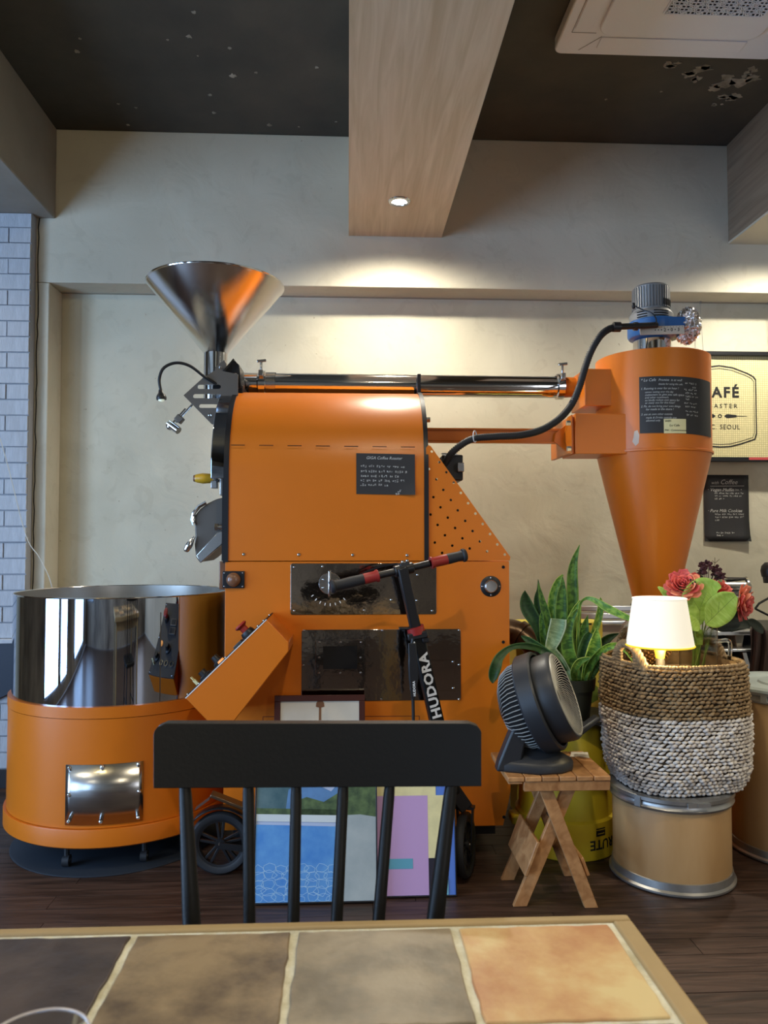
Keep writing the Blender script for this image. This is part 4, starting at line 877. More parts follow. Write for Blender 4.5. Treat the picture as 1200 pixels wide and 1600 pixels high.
MB().box(bxc, PX(1080, gy-.11, 520), gy-rb_, gy-0.02, bz0_+0.032, bz1_-0.003).build('blower_outlet', 'blue', cy, bevel=0.004)
fm = MB().ell((PX(1076, gy-.08, 515), gy-0.07, (bz0_+bz1_)/2+0.01), (0.048, 0.065, 0.072), 44, 30)
rf = random.Random(4)
for v in fm.v:
    c = Vector((PX(1076, gy-.08, 515), gy-0.07, (bz0_+bz1_)/2+0.01)); d_ = v-c; v += d_*rf.uniform(-0.16, 0.18)
fm.build('foil_wrap', 'foil', cy, ang=5)
mz0, mz1 = bz1_, PZ(449, gy, 1018); mxc = PX(1017, gy, 470); rm = 28.5*gy/1200
MB().lathe([(0, mz0), (rm+0.012, mz0), (rm+0.014, mz0+0.03), (rm+0.004, mz0+0.045), (rm-0.003, mz0+0.047), (rm-0.003, mz1-0.012), (rm-0.001, mz1-0.008), (rm-0.008, mz1), (0, mz1+0.004)], (mxc, gy, 0), 48).build('motor', 'greymotor', cy, ang=35)
fn_ = MB()
for k in range(40):
    a = 2*math.pi*k/40; d_ = Vector((math.cos(a), math.sin(a), 0)); c = Vector((mxc, gy, 0))
    fn_.bar(c+d_*(rm-0.001)+Vector((0, 0, mz0+0.055)), c+d_*(rm-0.001)+Vector((0, 0, mz1-0.012)), 0.0055, 0.006, up=d_)
fn_.build('cooling_fins', 'greymotor', cy, smooth=False)['kind'] = 'stuff'
sl = MB()
for k in range(6):
    a = math.radians(-72+8.5*k); d_ = Vector((math.cos(a), math.sin(a), 0)); c = Vector((mxc, gy, 0)); sl.bar(c+d_*(rm+0.002)+Vector((0, 0, mz0+0.06)), c+d_*(rm+0.002)+Vector((0, 0, mz0+0.088)), 0.004, 0.003, up=d_)
for k in range(3):
    z_ = mz0+0.008+0.011*k
    for (aa, ab) in ((-150, -122), (-105, -62)):
        pts_ = [(mxc+(rm+0.0145)*math.cos(math.radians(q_)), gy+(rm+0.0145)*math.sin(math.radians(q_)), z_) for q_ in range(aa, ab+1, 7)]
        sl.tube(pts_, 0.0025, 5)
sl.build('vent_slots', 'void', cy)['kind'] = 'stuff'
# ruler strip
ra, rb2 = P(1000, 517, gy-rb_-0.006), P(1069, 515, gy-rb_-0.006)
MB().bar(ra, rb2, 0.003, 0.036).build('ruler_strip', mat('ruler', (0.55, 0.52, 0.42), 0.6), cy)
mb = MB(); rfn = lambda u, v, w_: ra+(rb2-ra).normalized()*u+Vector((0, -0.0018-w_, v))
mb.text('• • • 2 • 0 • 3', 0.021, lambda u, v, w_: rfn(u+0.062, v-0.006, w_), bold=0.01)
for k in range(10): mb.box(*(lambda a_: (a_.x, a_.x+0.0012, a_.y-0.0003, a_.y, a_.z-0.0025, a_.z+0.0025))(rfn(0.066+0.013*k, 0.013, 0)))
mb.build('ruler_marks', 'ink', cy, smooth=False, recalc=False)['kind'] = 'stuff'
# corrugated hose and plug
hpts = [P(*p) for p in ((692, 735, 3.08), (698, 719, 3.06), (712, 702, 3.04), (738, 686, 3.03), (775, 682, 3.03), (812, 680, 3.04), (845, 672, 3.06), (873, 655, 3.08), (893, 632, 3.1), (905, 605, 3.1), (914, 575, 3.1), (924, 548, 3.1), (938, 525, 3.1), (952, 514, 3.12), (966, 511, 3.13))]
sp_ = spline(hpts, 44); sp_v = [Vector(p) for p in sp_]
dist = 0; out = [sp_v[0]]
for q in sp_v[1:]:
    if (q-out[-1]).length >= 0.0036: out.append(q)
rads = [0.0155 if i % 2 else 0.0125 for i in range(len(out))]
MB().tube(out, rads, 12).build('corrugated_hose', 'rubber', cy, ang=80)
MB().cyl(P(958, 511, 3.12), P(1026, 508, gy-rb_-0.022), 0.013, n=16).cyl(P(958, 511, 3.12), P(969, 511, 3.12), 0.021, n=16).cyl(P(990, 510, 3.15), P(996, 510, 3.15), 0.018, n=14).build('hose_coupling', 'black', cy)
w_ = [P(*p) for p in ((990, 477, gy-0.12), (1004, 484, gy-0.13), (1018, 489, gy-0.15), (1025, 498, gy-0.15), (1025, 507, gy-0.14))]
MB().tube(spline(w_, 5), 0.003, 6).ell(P(990, 478, gy-0.11), (0.009, 0.009, 0.014), 10, 6).build('motor_wire', 'black', cy)
MB().tube([P(742+4*math.cos(a), 682+9*math.sin(a), 3.01+0.0) + Vector((0, 0.02*math.cos(a), 0)) for a in [2*math.pi*k/14 for k in range(14)]], 0.0022, 5, closed=True).build('cable_tie', 'white', cy)
# handwritten poster wrapped on the cylinder
Rq = Rg+0.002
q0 = oncyl(gx, gy, Rq, 999, 630); q1 = oncyl(gx, gy, Rq, 1101, 630); b0 = math.atan2(q0.y-gy, q0.x-gx); b1 = math.atan2(q1.y-gy, q1.x-gx)
zq1 = oncyl(gx, gy, Rq, 1040, 586.5).z; zq0 = oncyl(gx, gy, Rq, 1040, 675.5).z
def cq(a, z, R): return Vector((gx+R*math.cos(a), gy+R*math.sin(a), z))
Wq = (b1-b0)*Rq; Hq = zq1-zq0
b1 += 0.25; Wq = (b1-b0)*Rq
t = thing('rules_poster', 'black handwritten notice wrapped round the orange cyclone cylinder', 'poster', cq((b0+b1)/2, zq0, Rq))
MB().grid(lambda i, j: cq(b0+(b1-b0)*i, zq0+Hq*j-0.01*i, Rq), 24, 2).build('paper', 'blackpaper', t)
pf = lambda u, v, w_: cq(b0+u/Rq, zq1-v_of(v)-0.01*u/Wq, Rq+0.0005+w_)
v_of = lambda v: v
mb = MB()
lines = [(0.006, 0.020, '* Lu Cafe', 0.016), (0.075, 0.020, 'Promise  is as well', 0.013), (0.075, 0.036, 'thanks for using this cafe', 0.010), (0.006, 0.054, '1. Running is over for an hour !', 0.012), (0.022, 0.068, 'cannot waiting over this day', 0.010), (0.022, 0.080, 'customers to give you cafe space', 0.012), (0.022, 0.091, 'and other customers.', 0.011), (0.022, 0.102, 'so kindly reduce own space for', 0.011), (0.022, 0.113, 'or many one for this hour!', 0.011), (0.006, 0.127, '2. Pls. do not bring your own things', 0.011), (0.025, 0.140, 'for made in the store !', 0.012), (0.006, 0.160, '3. use an own other outside', 0.011), (0.025, 0.174, 'made & Drinks outside one', 0.011), (0.025, 0.186, 'allowed only', 0.011)]
for (u, v, s_, sz) in lines: mb.text(s_, sz*1.05, lambda a_, b_, w_, u=u, v=v: pf(u+a_*0.93, v-b_, w_), shear=0.3)
for i, (u0, u1, v) in enumerate(((0.185, 0.245, 0.030), (0.22, 0.25, 0.044), (0.18, 0.25, 0.056), (0.185, 0.25, 0.070), (0.185, 0.25, 0.084), (0.185, 0.21, 0.096), (0.18, 0.25, 0.112), (0.185, 0.24, 0.126), (0.185, 0.25, 0.145), (0.19, 0.25, 0.160))): scribble(mb, lambda a_, b_, w_: pf(a_, 2*v-b_, w_), u0, u1, v, 0.007, 70+i)
mb.build('chalk_writing', 'chalk', t, smooth=False, recalc=False)['kind'] = 'stuff'
# wifi note
n0 = oncyl(gx, gy, Rq, 1037, 665); n1 = oncyl(gx, gy, Rq, 1071.5, 665); c0 = math.atan2(n0.y-gy, n0.x-gx); c1 = math.atan2(n1.y-gy, n1.x-gx); zn1 = oncyl(gx, gy, Rq, 1054, 654.5).z; zn0 = oncyl(gx, gy, Rq, 1054, 677).z
t = thing('wifi_note', 'small yellow paper note with wifi name stuck over the lower edge of the black notice', 'note', cq((c0+c1)/2, zn0, Rq+0.003))
MB().grid(lambda i, j: cq(c0+(c1-c0)*i, zn0+(zn1-zn0)*j, Rq+0.0022), 8, 1).build('paper', 'yellownote', t)
mb = MB(); nf = lambda u, v, w_: cq(c0+u/Rq, zn1-v, Rq+0.0026+w_)
for (u, v, s_, sz) in ((0.004, 0.013, 'WIFI', 0.012), (0.022, 0.031, 'Lu Cafe', 0.013), (0.003, 0.050, 'PW : Commonsense', 0.0105)): mb.text(s_, sz, lambda a_, b_, w_, u=u, v=v: nf(u+a_, v-b_, w_), bold=0.006, shear=0.15)
mb.build('pen_writing', 'ink', t, smooth=False, recalc=False)['kind'] = 'stuff'
# scraped white patch
sp2 = MB(); 
pts_ = [oncyl(gx, gy, Rg+0.0008, x_, y_) for x_, y_ in ((991, 674), (996, 672), (999, 680), (998, 692), (993, 697), (988, 690), (990, 683))]
sp2.add(pts_, [tuple(range(7))]); sp2.build('scraped_paint', mat('scraped', (0.6, 0.5, 0.42), 0.7), cy, smooth=False)
# ================================================================== FIBRE DRUMS
def fibre_drum(name, label, cx, cyy, R, h, z_lid=False):
    t = thing(name, label, 'drum', (cx, cyy, 0))
    MB().lathe([(0, 0.012), (R-0.004, 0.012), (R-0.002, 0.035), (R-0.002, h-0.03), (R-0.006, h-0.02), (0, h-0.02)], (cx, cyy, 0), 72).build('wall_body', 'fibre', t)
    MB().lathe([(R-0.02, 0), (R+0.006, 0), (R+0.012, 0.006), (R+0.012, 0.012), (R+0.004, 0.018), (R+0.002, 0.042), (R-0.003, 0.044)], (cx, cyy, 0), 72).build('bottom_ring', 'galv', t)
    MB().lathe([(R-0.003, h-0.05), (R+0.006, h-0.046), (R+0.010, h-0.038), (R+0.004, h-0.030), (R+0.004, h-0.022), (R+0.012, h-0.016), (R+0.012, h-0.004), (R+0.004, h), (R-0.02, h)], (cx, cyy, 0), 72).build('top_ring', 'galv', t)
    if z_lid:
        pr = [(0, h+0.006), (R*0.3, h+0.006), (R*0.32, h+0.012), (R*0.5, h+0.012), (R*0.52, h+0.004), (R*0.78, h+0.004), (R*0.82, h+0.012), (R+0.006, h+0.012), (R+0.014, h+0.004), (R+0.014, h-0.006)]
        MB().lathe(pr, (cx, cyy, 0), 72).build('lid', 'lid', t, ang=30)
    else: MB().lathe([(0, h-0.004), (R-0.01, h-0.004), (R-0.006, h)], (cx, cyy, 0), 48).build('lid', 'galv', t)
    a = math.radians(-90+(4 if not z_lid else -25)); d_ = Vector((math.cos(a), math.sin(a), 0)); sd = Vector((-d_.y, d_.x, 0)); c = Vector((cx, cyy, h-0.013))+d_*(R+0.015)
    MB().bar(c-sd*0.05, c-sd*0.012, 0.006, 0.016).bar(c-sd*0.016, c+sd*0.03, 0.010, 0.012).build('clamp_lever', 'galv', t)
    a2 = math.radians(-142); d2 = Vector((math.cos(a2), math.sin(a2), 0)); c = Vector((cx, cyy, h-0.02))+d2*(R+0.012); MB().bar(c-Vector((0, 0, .02)), c+Vector((0, 0, .012)), 0.022, 0.008, up=d2).build('ring_lug', 'galv', t)
    return t
DX, DY, DR = P(1048.5, 1330, 2.78).x, 2.78, 0.205
fibre_drum('fibre_drum', 'short tan fibre drum with galvanised rings under the woven basket', DX, DY, DR, 0.325)
D2x = P(1237, 1200, 2.97).x
fibre_drum('fibre_drum', 'tall tan fibre drum with a pale plastic lid at the right edge', D2x, 2.97, 0.225, 0.635, True)
# ================================================================== WOVEN BASKET
bcx, bcy = P(1052, 1150, 2.80).x, 2.80
BZ0, BZ1 = 0.327, 0.765
def sup(a, R, e=3.2):
    c, s_ = math.cos(a), math.sin(a); return R/((abs(c)**e+abs(s_)**e)**(1/e))
rotb = math.radians(9)
def bp(a, z, off=0.0):
    t_ = (z-BZ0)/(BZ1-BZ0); R = 0.216+0.012*math.sin(math.pi*min(1, t_*0.9))-0.020*max(0, 1-t_*7)+0.004*math.sin(3*a+z*9)+off
    r = sup(a, R); x = r*math.cos(a)*1.0; y = r*math.sin(a)*0.94
    return Vector((bcx+x*math.cos(rotb)-y*math.sin(rotb), bcy+x*math.sin(rotb)+y*math.cos(rotb), z))
bk = thing('woven_basket', 'square-ish woven seagrass basket, brown above and white below, on the short drum', 'basket', (bcx, bcy, BZ0))
NR, NS = 33, 72
core = MB(); prof = 48; nz = 10
core.grid(lambda i, j: bp(2*math.pi*i, BZ0+(BZ1-0.01-BZ0)*j, -0.004), 72, 12); o_ = core.build('basket_core', 'ropedark', bk)
inn = MB().grid(lambda i, j: bp(2*math.pi*i, BZ0+0.004+(BZ1-0.008-BZ0)*j, -0.016), 72, 12).build('basket_lining', 'ropebrown', bk)
bt = MB(); bt.add([bp(2*math.pi*k/60, BZ0+0.001, -0.006) for k in range(60)]+[bp(2*math.pi*k/60, BZ0+0.012, -0.006) for k in range(60)], [tuple(range(60)), tuple(range(119, 59, -1))]+[(k, (k+1) % 60, 60+(k+1) % 60, 60+k) for k in range(60)]); bt.build('basket_bottom', 'ropebrown', bk)
rw = random.Random(11)
brown, white = MB(), MB()
def stitch(mb, p0, p1, r, nrm, bulge=0.004):
    pts = []; d = p1-p0
    for k in range(5):
        t_ = k/4; pts.append(p0+d*t_+nrm*(bulge*math.sin(math.pi*t_)))
    mb.tube(pts, [r*0.25, r*0.85, r*1.05, r*0.8, r*0.22], 6, cap=False)
arc = []  # equal arc-length parameter
N0 = 720; acc = [0]
for k in range(N0): acc.append(acc[-1]+(bp(2*math.pi*(k+1)/N0, 0.5)-bp(2*math.pi*k/N0, 0.5)).length)
tot = acc[-1]
def aof(s_):
    s_ = (s_ % 1.0)*tot; lo, hi = 0, N0
    while hi-lo > 1:
        m_ = (lo+hi)//2
        if acc[m_] <= s_: lo = m_
        else: hi = m_
    return 2*math.pi*(lo+(s_-acc[lo])/(acc[lo+1]-acc[lo]))/N0
for r in range(NR):
    z = BZ0+0.006+(BZ1-BZ0-0.016)*r/(NR-1); mb = white if (z < 0.590) else brown
    for k in range(NS):
        s0 = (k+(0.5 if r % 2 else 0))/NS; j = rw.uniform(-.0015, .0015)
        tl = 0.0050 if r % 2 else 0.0010
        a_, b_ = aof(s0), aof(s0+1.12/NS)
        a_ += rw.uniform(-.012, .012); b_ += rw.uniform(-.012, .02); p0, p1 = bp(a_, z-tl+j), bp(b_, z+tl+rw.uniform(-.002, .002)); nrm = ((p0+p1)/2-Vector((bcx, bcy, z))); nrm.z = 0; nrm.normalize()
        if nrm.y > 0.45 and z < BZ1-0.10: continue
        stitch(mb, p0, p1, rw.uniform(0.0048, 0.0074), nrm, rw.uniform(.004, .012))
o_ = brown.build('brown_weave', 'ropebrown', bk, merge=False, recalc=False, ang=70); o_['kind'] = 'stuff'
o_ = white.build('white_weave', 'ropewhite', bk, merge=False, recalc=False, ang=70); o_['kind'] = 'stuff'
rim_ = MB()
for k in range(130):
    a_, b_ = aof(k/130), aof((k+1.5)/130); p0, p1 = bp(a_, BZ1-0.006+(0.003 if k % 2 else -0.003)), bp(b_, BZ1+0.002-(0.003 if k % 2 else -0.003)); nrm = Vector((0, 0, 1)); stitch(rim_, p0, p1, 0.0072, nrm, 0.004)
o_ = rim_.build('rim_braid', 'ropebrown', bk, merge=False, recalc=False, ang=70); o_['kind'] = 'stuff'
def rope(name, pts, r):
    mb = MB(); sp = spline(pts, 10); V = [Vector(p) for p in sp]
    for ph in range(3):
        q = []
        for i, p in enumerate(V):
            t_ = (V[min(i+1, len(V)-1)]-V[max(i-1, 0)]).normalized(); n1 = t_.cross(Vector((0.3, 0.9, 0.2))).normalized(); n2 = t_.cross(n1); a = i*0.55+ph*2.094
            q.append(p+(n1*math.cos(a)+n2*math.sin(a))*r*0.62)
        mb.tube(q, r*0.68, 6)
    return mb.build(name, 'ropebrown', bk)
la = math.radians(180+2)
def handle(c_a, wd, hh):
    pts = []
    for k in range(9):
        u = -1+2*k/8; a = c_a+u*wd; p = bp(a, BZ1-0.012); p.z += hh*(1-abs(u)**2.6); pts.append(p)
    return pts
rope('handle', handle(math.radians(196), 0.40, 0.08), 0.0125)
rope('handle', handle(math.radians(23), 0.34, 0.06), 0.0115)
hm = MB()
for k in range(26):
    u = -1+2*k/25; a = math.radians(196)+u*0.40; p = bp(a, BZ1-0.012); hh = 0.08*(1-abs(u)**2.6)
    if abs(u) > 0.42:
        for j in range(int(hh/0.011)): stitch(hm, p+Vector((-0.004, 0, 0.004+0.011*j)), bp(a+0.05, BZ1)+Vector((0, 0, 0.0+0.011*j)), 0.006, Vector((-.6, -.8, 0)))
o_ = hm.build('handle_weave', 'ropebrown', bk, merge=False, recalc=False); o_['kind'] = 'stuff'
# tray board that carries the lamp, vase and jar inside the basket
TZ = 0.715
tb = MB(); ring_ = [bp(2*math.pi*k/60, TZ, -0.026) for k in range(60)]
tb.prism([Vector((p.x, p.y, BZ0+0.013)) for p in ring_], (0, 0, TZ-BZ0-0.013)); o_ = tb.build('inner_crate', 'fibre', origin=(bcx, bcy, BZ0+0.013), bevel=0.002)
tag(o_, 'brown box filling the woven basket and carrying the lamp and the vase', 'box')
# ================================================================== TABLE LAMP
lx_, ly_ = P(1031, 1000, 2.665).x, 2.665
lp_ = thing('table_lamp', 'small lit table lamp with a pleated white shade standing in the woven basket', 'lamp', (lx_, ly_, TZ))
zs1, zs0 = PZ(935, ly_, 1031), PZ(1008, ly_, 1031); rs1, rs0 = 40*ly_/1200, 51*ly_/1200
sh = MB(); n = 96; vs = []
for j in range(9):
    t_ = j/8; r = rs0+(rs1-rs0)*t_; z = zs0+(zs1-zs0)*t_
    for k in range(n): a = 2*math.pi*k/n; rr2 = r*(1+(0.012 if k % 2 else -0.012)); vs.append((lx_+rr2*math.cos(a), ly_+rr2*math.sin(a), z))
sh.add(vs, [(j*n+k, j*n+(k+1) % n, (j+1)*n+(k+1) % n, (j+1)*n+k) for j in range(8) for k in range(n)])
sh.build('lamp_shade', 'shade', lp_, ang=60)
for nm_, rr3, zz_, m_ in (('shade_ring', rs0*1.01, zs0, 'shaderim'), ('shade_ring', rs1*1.01, zs1, 'shade')): MB().tube([(lx_+rr3*math.cos(2*math.pi*k/64), ly_+rr3*math.sin(2*math.pi*k/64), zz_) for k in range(64)], 0.0032, 8, closed=True).build(nm_, m_, lp_)
MB().lathe([(0, zs0+0.03), (0.018, zs0+0.03), (0.020, zs0-0.012), (0.015, zs0-0.045), (0, zs0-0.045)], (lx_, ly_, 0), 24).build('bulb_socket', 'shaderim', lp_)
MB().bar((lx_-0.03, ly_, zs0-0.004), (lx_+0.03, ly_, zs0-0.004), 0.004, 0.005).build('shade_bracket', 'shaderim', lp_)
MB().lathe([(0, TZ), (0.042, TZ), (0.044, TZ+0.006), (0.022, TZ+0.012), (0.017, TZ+0.02), (0.015, zs0-0.046), (0, zs0-0.046)], (lx_, ly_, 0), 28).build('lamp_base', 'greysteel', lp_)
L = bpy.data.lights.new('table_lamp_bulb', 'POINT'); L.energy = 5.0; L.color = (1, 0.80, 0.42); L.shadow_soft_size = 0.03
lo = bpy.data.objects.new('table_lamp_bulb', L); COL.objects.link(lo); lo.location = (lx_, ly_, zs0-0.085+0.06); lo.location.z = zs0+0.0
lo.location = (lx_, ly_-0.035, zs0-0.006)
# ================================================================== BEAN JAR
jx, jy, jr = P(1008, 1000, 2.895).x, 2.895, 0.105
jc = Vector((jx, jy, TZ+jr*0.93))
jr_ = thing('bean_jar', 'round glass jar full of brown beans behind the lit lamp', 'jar', (jx, jy, TZ))
MB().lathe([(0, -jr*0.93), (0.05, -jr*0.92), (jr*0.75, -jr*0.68), (jr, 0), (jr*0.78, jr*0.66), (0.055, jr*0.92), (0.052, jr*1.1), (0.056, jr*1.12), (0.050, jr*1.12), (0.048, jr*0.9), (jr*0.74, jr*0.62), (jr*0.965, 0), (jr*0.72, -jr*0.62), (0, -jr*0.88)], jc, 48).build('glass_jar', 'glassthin', jr_)
bn = MB(); rj = random.Random(8); bcore = MB().ell(jc-Vector((0, 0, jr*0.08)), (jr*0.86, jr*0.86, jr*0.76), 24, 16).build('bean_core', 'bean', jr_); bcore['kind'] = 'stuff'
ga = math.pi*(3-math.sqrt(5))
for k in range(620):
    zz_ = 1-2*(k+0.5)/620
    if zz_ > 0.62: continue
    rr4 = math.sqrt(1-zz_*zz_); a = k*ga; d_ = Vector((rr4*math.cos(a), rr4*math.sin(a), zz_))
    q = Vector((0, 0, 1)).rotation_difference(d_) @ Quaternion((0, 0, 1), rj.random()*6.28)
    bn.ell(jc+d_*(jr*0.90)-Vector((0, 0, jr*0.06)), (0.0062, 0.0044, 0.0036), 6, 4, q)
o_ = bn.build('beans', 'bean', jr_, merge=False, recalc=False); o_['kind'] = 'stuff'
# ================================================================== GLASS JUG, FLOWERS
vx, vy = P(1091, 1010, 2.80).x, 2.80; rv = 29*vy/1200; zv = PZ(981, vy, 1091)
vz = thing('glass_jug', 'clear glass jug with a handle holding the artificial flowers', 'jug', (vx, vy, TZ))
MB().lathe([(0, TZ), (rv, TZ+0.002), (rv, zv), (rv-0.0025, zv), (rv-0.003, TZ+0.008), (0, TZ+0.008)], (vx, vy, 0), 48).build('jug_body', 'glassthin', vz)
hz_ = [P(1117, 1003, vy), P(1128, 1001, vy), P(1138, 1001, vy), P(1141, 1008, vy), P(1140, 1030, vy), P(1138, 1053, vy)]
MB().tube(spline(hz_, 6), 0.0075, 10).build('jug_handle', 'glass', vz)
# leaf / petal makers
def leaf(name, path, Y, m, parent, cup=0.15, n=5, depth=None, seed=0, tip=None, nx=6, droop=0):
    """path: (px, py, width_px[, dY]); a blade of real depth whose middle is bent back"""
    sp = spline([(p[0], p[1], p[2], (p[3] if len(p) > 3 else 0)) for p in path], n); C_ = [P(p[0], p[1], Y+p[3]) for p in sp]; W = [max(0.0015, p[2]*Y/1200) for p in sp]
    mb = MB(); m_ = len(sp)
    def f(i, j):
        k = min(m_-1, int(round(j*(m_-1)))); t_ = (C_[min(k+1, m_-1)]-C_[max(k-1, 0)]).normalized(); sd = t_.cross(Vector((0, 1, 0))).normalized(); u = i*2-1
        return C_[k]+sd*(W[k]/2*u)+Vector((0, 1, 0))*(W[k]*cup*(1-u*u))
    mb.grid(f, nx, m_-1); return mb.build(name, m, parent, solid=0.0016)
def rose(label, px, py, Y, R, face, mats, seed, squash=1.0):
    c = P(px, py, Y); t = thing('rose', label, 'flower', c); rr5 = random.Random(seed); ax = Vector(face).normalized(); q = Vector((0, 0, 1)).rotation_difference(ax)
    g1, g2 = MB(), MB()
    for ring_k, (nr_, rad, tilt, sz) in enumerate(((3, .12, 84, .40), (4, .22, 76, .50), (5, .34, 64, .60), (6, .48, 50, .64), (7, .62, 32, .66), (8, .74, 10, .66))):
        for k in range(nr_):
            a = 2*math.pi*k/nr_+ring_k*0.7+rr5.uniform(-.15, .15); tl = math.radians(tilt+rr5.uniform(-8, 8)); mb = g2 if ring_k >= 3 and rr5.random() < (0.9 if mats[2] else 0.1) and math.sin(a)*mats[3]+math.cos(a)*mats[4] > 0.0 else g1
            ph = rr5.random()*6
            def f(i, j, a=a, tl=tl, rad=rad, sz=sz, ph=ph):
                u = (i*2-1)*sz*0.62*(0.45+0.55*math.sin(math.pi*min(1, .25+.75*j))); v = j*sz
                rr6 = rad*0.55+v*math.cos(tl)+0.02; zz2 = v*math.sin(tl)-0.18*rad+0.045*math.sin(ph+i*4)*j+0.10*j*j*(0.5 if tilt < 50 else 0); cu = -u*u*0.9
                da = u/(max(0.18, rr6))
                return c+q @ (Vector(((rr6+cu*0.1)*math.cos(a+da), (rr6+cu*0.1)*math.sin(a+da), zz2*squash))*R)
            mb.grid(f, 8, 5)
    o1 = g1.build('petals', mats[0], t, solid=0.0008, merge=False); o1['kind'] = 'stuff'
    if g2.v: o2 = g2.build('outer_petals', mats[1], t, solid=0.0008, merge=False); o2['kind'] = 'stuff'
    MB().lathe([(0, -0.02), (R*0.25, -0.004), (R*0.15, -0.03), (0.004, -0.05), (0, -0.05)], c-ax*R*0.1, 10, axis=ax).build('calyx', 'greenstem', t)
    vb = Vector((vx+(-0.02 if seed % 2 else 0.015), vy+0.01*(seed % 3-1), TZ+0.012)); s0 = c-ax*(R*0.1+0.045); mid = Vector((vx+(c.x-vx)*0.35, vy+(c.y-vy)*.3, zv+0.01))
    MB().tube(spline([vb, mid.lerp(vb, .5), mid, s0.lerp(mid, .35), s0], 6), 0.0026, 6).build('stem', 'greenstem', t)
    return t
FYv = 2.78
rose('large red and peach artificial rose facing left beside the orange cone', 1068, 915, FYv, 0.066, (-0.35, -0.7, 0.55), ('rose', 'rosepeach', True, -1, 0.3), 1)
rose('large coral red artificial rose drooping at the right of the jug', 1160, 941, FYv, 0.068, (0.75, -0.62, -0.12), ('rose', 'rosepeach', True, 0.2, -1), 2)
rose('half hidden red artificial rose behind the dark blossoms', 1124, 922, FYv+0.05, 0.050, (0.1, -0.6, 0.75), ('rose', 'rosepeach', False, 0, -1), 3)
ft = thing('leafy_stem', 'bright green fabric leaves on a stem in the front of the glass jug', 'flower', P(1092, 985, FYv))
leaf('leaf', [(1093, 977, 6), (1090, 960, 42), (1092, 940, 58), (1103, 924, 50), (1118, 917, 22), (1127, 918, 3)], FYv-0.03, 'fabricleaf', ft, 0.12, 6)
leaf('leaf', [(1103, 975, 6), (1112, 968, 34), (1124, 954, 48), (1138, 940, 40), (1150, 930, 10)], FYv-0.05, 'fabricleaf', ft, 0.12, 6)
leaf('leaf', [(1066, 940, 26), (1054, 933, 24), (1040, 925, 14), (1028, 917, 2)], FYv+0.03, 'fabricleaf', ft, 0.12, 5)
leaf('leaf', [(1093, 985, 5), (1086, 978, 18), (1078, 968, 16), (1070, 958, 4)], FYv-0.06, 'fabricleaf', ft, 0.12, 5)
leaf('leaf', [(1092, 1008, 12), (1092, 995, 14), (1092, 984, 13)], FYv-0.02, 'fabricleaf', ft, 0.3, 4)
vein = MB()
for ps in (((1093, 977), (1094, 950), (1104, 925)), ((1103, 975), (1122, 957), (1148, 932)), ((1094, 955), (1084, 938)), ((1096, 948), (1112, 932)), ((1112, 966), (1112, 952)), ((1122, 957), (1124, 940))):
    vein.tube([P(x_, y_, FYv-0.056) for x_, y_ in ps], 0.0008, 5)
vein.build('leaf_veins', 'greenstem', ft)['kind'] = 'stuff'
stm = MB()
for k in range(9):
    a = P(1080+1.6*k, 1046, vy); b = P(1087+0.9*k, 1005, vy); stm.tube([Vector((a.x, a.y+0.01*math.sin(k), TZ+0.012)), Vector((b.x, b.y, b.z)), P(1093, 978, FYv)], 0.0018, 5)
stm.build('stem_bundle', 'greenstem', ft)['kind'] = 'stuff'
dl = thing('dark_leaf_stem', 'dark green round leaf hanging below the right rose', 'flower', P(1110, 985, FYv+.05))
leaf('leaf', [(1108, 978, 6), (1124, 974, 28), (1142, 968, 40), (1158, 972, 30), (1172, 980, 4)], FYv+0.05, 'darkleaf', dl, 0.12, 6)
leaf('leaf', [(1165, 975, 4), (1174, 972, 12), (1186, 981, 14), (1192, 990, 3)], FYv+0.08, 'darkleaf', dl, 0.12, 5)
MB().tube([Vector((vx+0.03, vy+0.02, TZ+0.012)), P(1104, 985, FYv+.05), P(1110, 977, FYv+.05)], 0.002, 6).build('stem', 'greenstem', dl)
mt = thing('maroon_blossoms', 'sprig of small dark maroon blossoms standing highest in the jug', 'flower', P(1105, 925, FYv+0.02))
rm_ = random.Random(12)
for (px, py) in ((1096, 884), (1103, 881), (1108, 884), (1100, 891), (1118, 888), (1122, 893), (1115, 895), (1094, 893), (1127, 899), (1121, 901)):
    c = P(px, py, FYv+rm_.uniform(-.02, .03)); mb = MB()
    for k in range(6):
        a = 2*math.pi*k/6+rm_.random(); d_ = Vector((math.cos(a), -0.35, math.sin(a))).normalized(); mb.ell(c+d_*0.009, (0.0085, 0.002, 0.0055), 8, 5, Vector((1, 0, 0)).rotation_difference(d_))
    mb.build('blossom', 'maroon', mt)
    MB().tube([c+Vector((0, .002, 0)), P(1104+(px-1104)*.45, 912, FYv+.02), P(1104, 935, FYv+.03)], 0.0012, 5).build('stalk', 'darkleaf', mt)
for (px, py) in ((1109, 889), (1119, 897), (1126, 907)): 
    MB().ell(P(px, py, FYv+.01), 0.007, 8, 6).build('bud', 'yellownote', mt)
MB().tube([P(1115, 892, FYv+.03), P(1117, 880, FYv+.03), P(1113, 876, FYv+.03)], 0.001, 5).tube([P(1117, 880, FYv+.03), P(1124, 874, FYv+.03)], 0.001, 5).tube([P(1117, 880, FYv+.03), P(1117, 871, FYv+.03)], 0.001, 5).build('twig', 'brownpipe', mt)
leaf('leaf', [(1098, 912, 4), (1096, 905, 8), (1094, 897, 2)], FYv, 'darkleaf', mt); leaf('leaf', [(1088, 917, 2), (1084, 910, 6), (1078, 905, 2)], FYv-.03, 'darkleaf', mt)
MB().tube([Vector((vx, vy, TZ+0.012)), P(1098, 975, FYv+.03), P(1104, 935, FYv+.03)], 0.002, 6).build('stem', 'greenstem', mt)
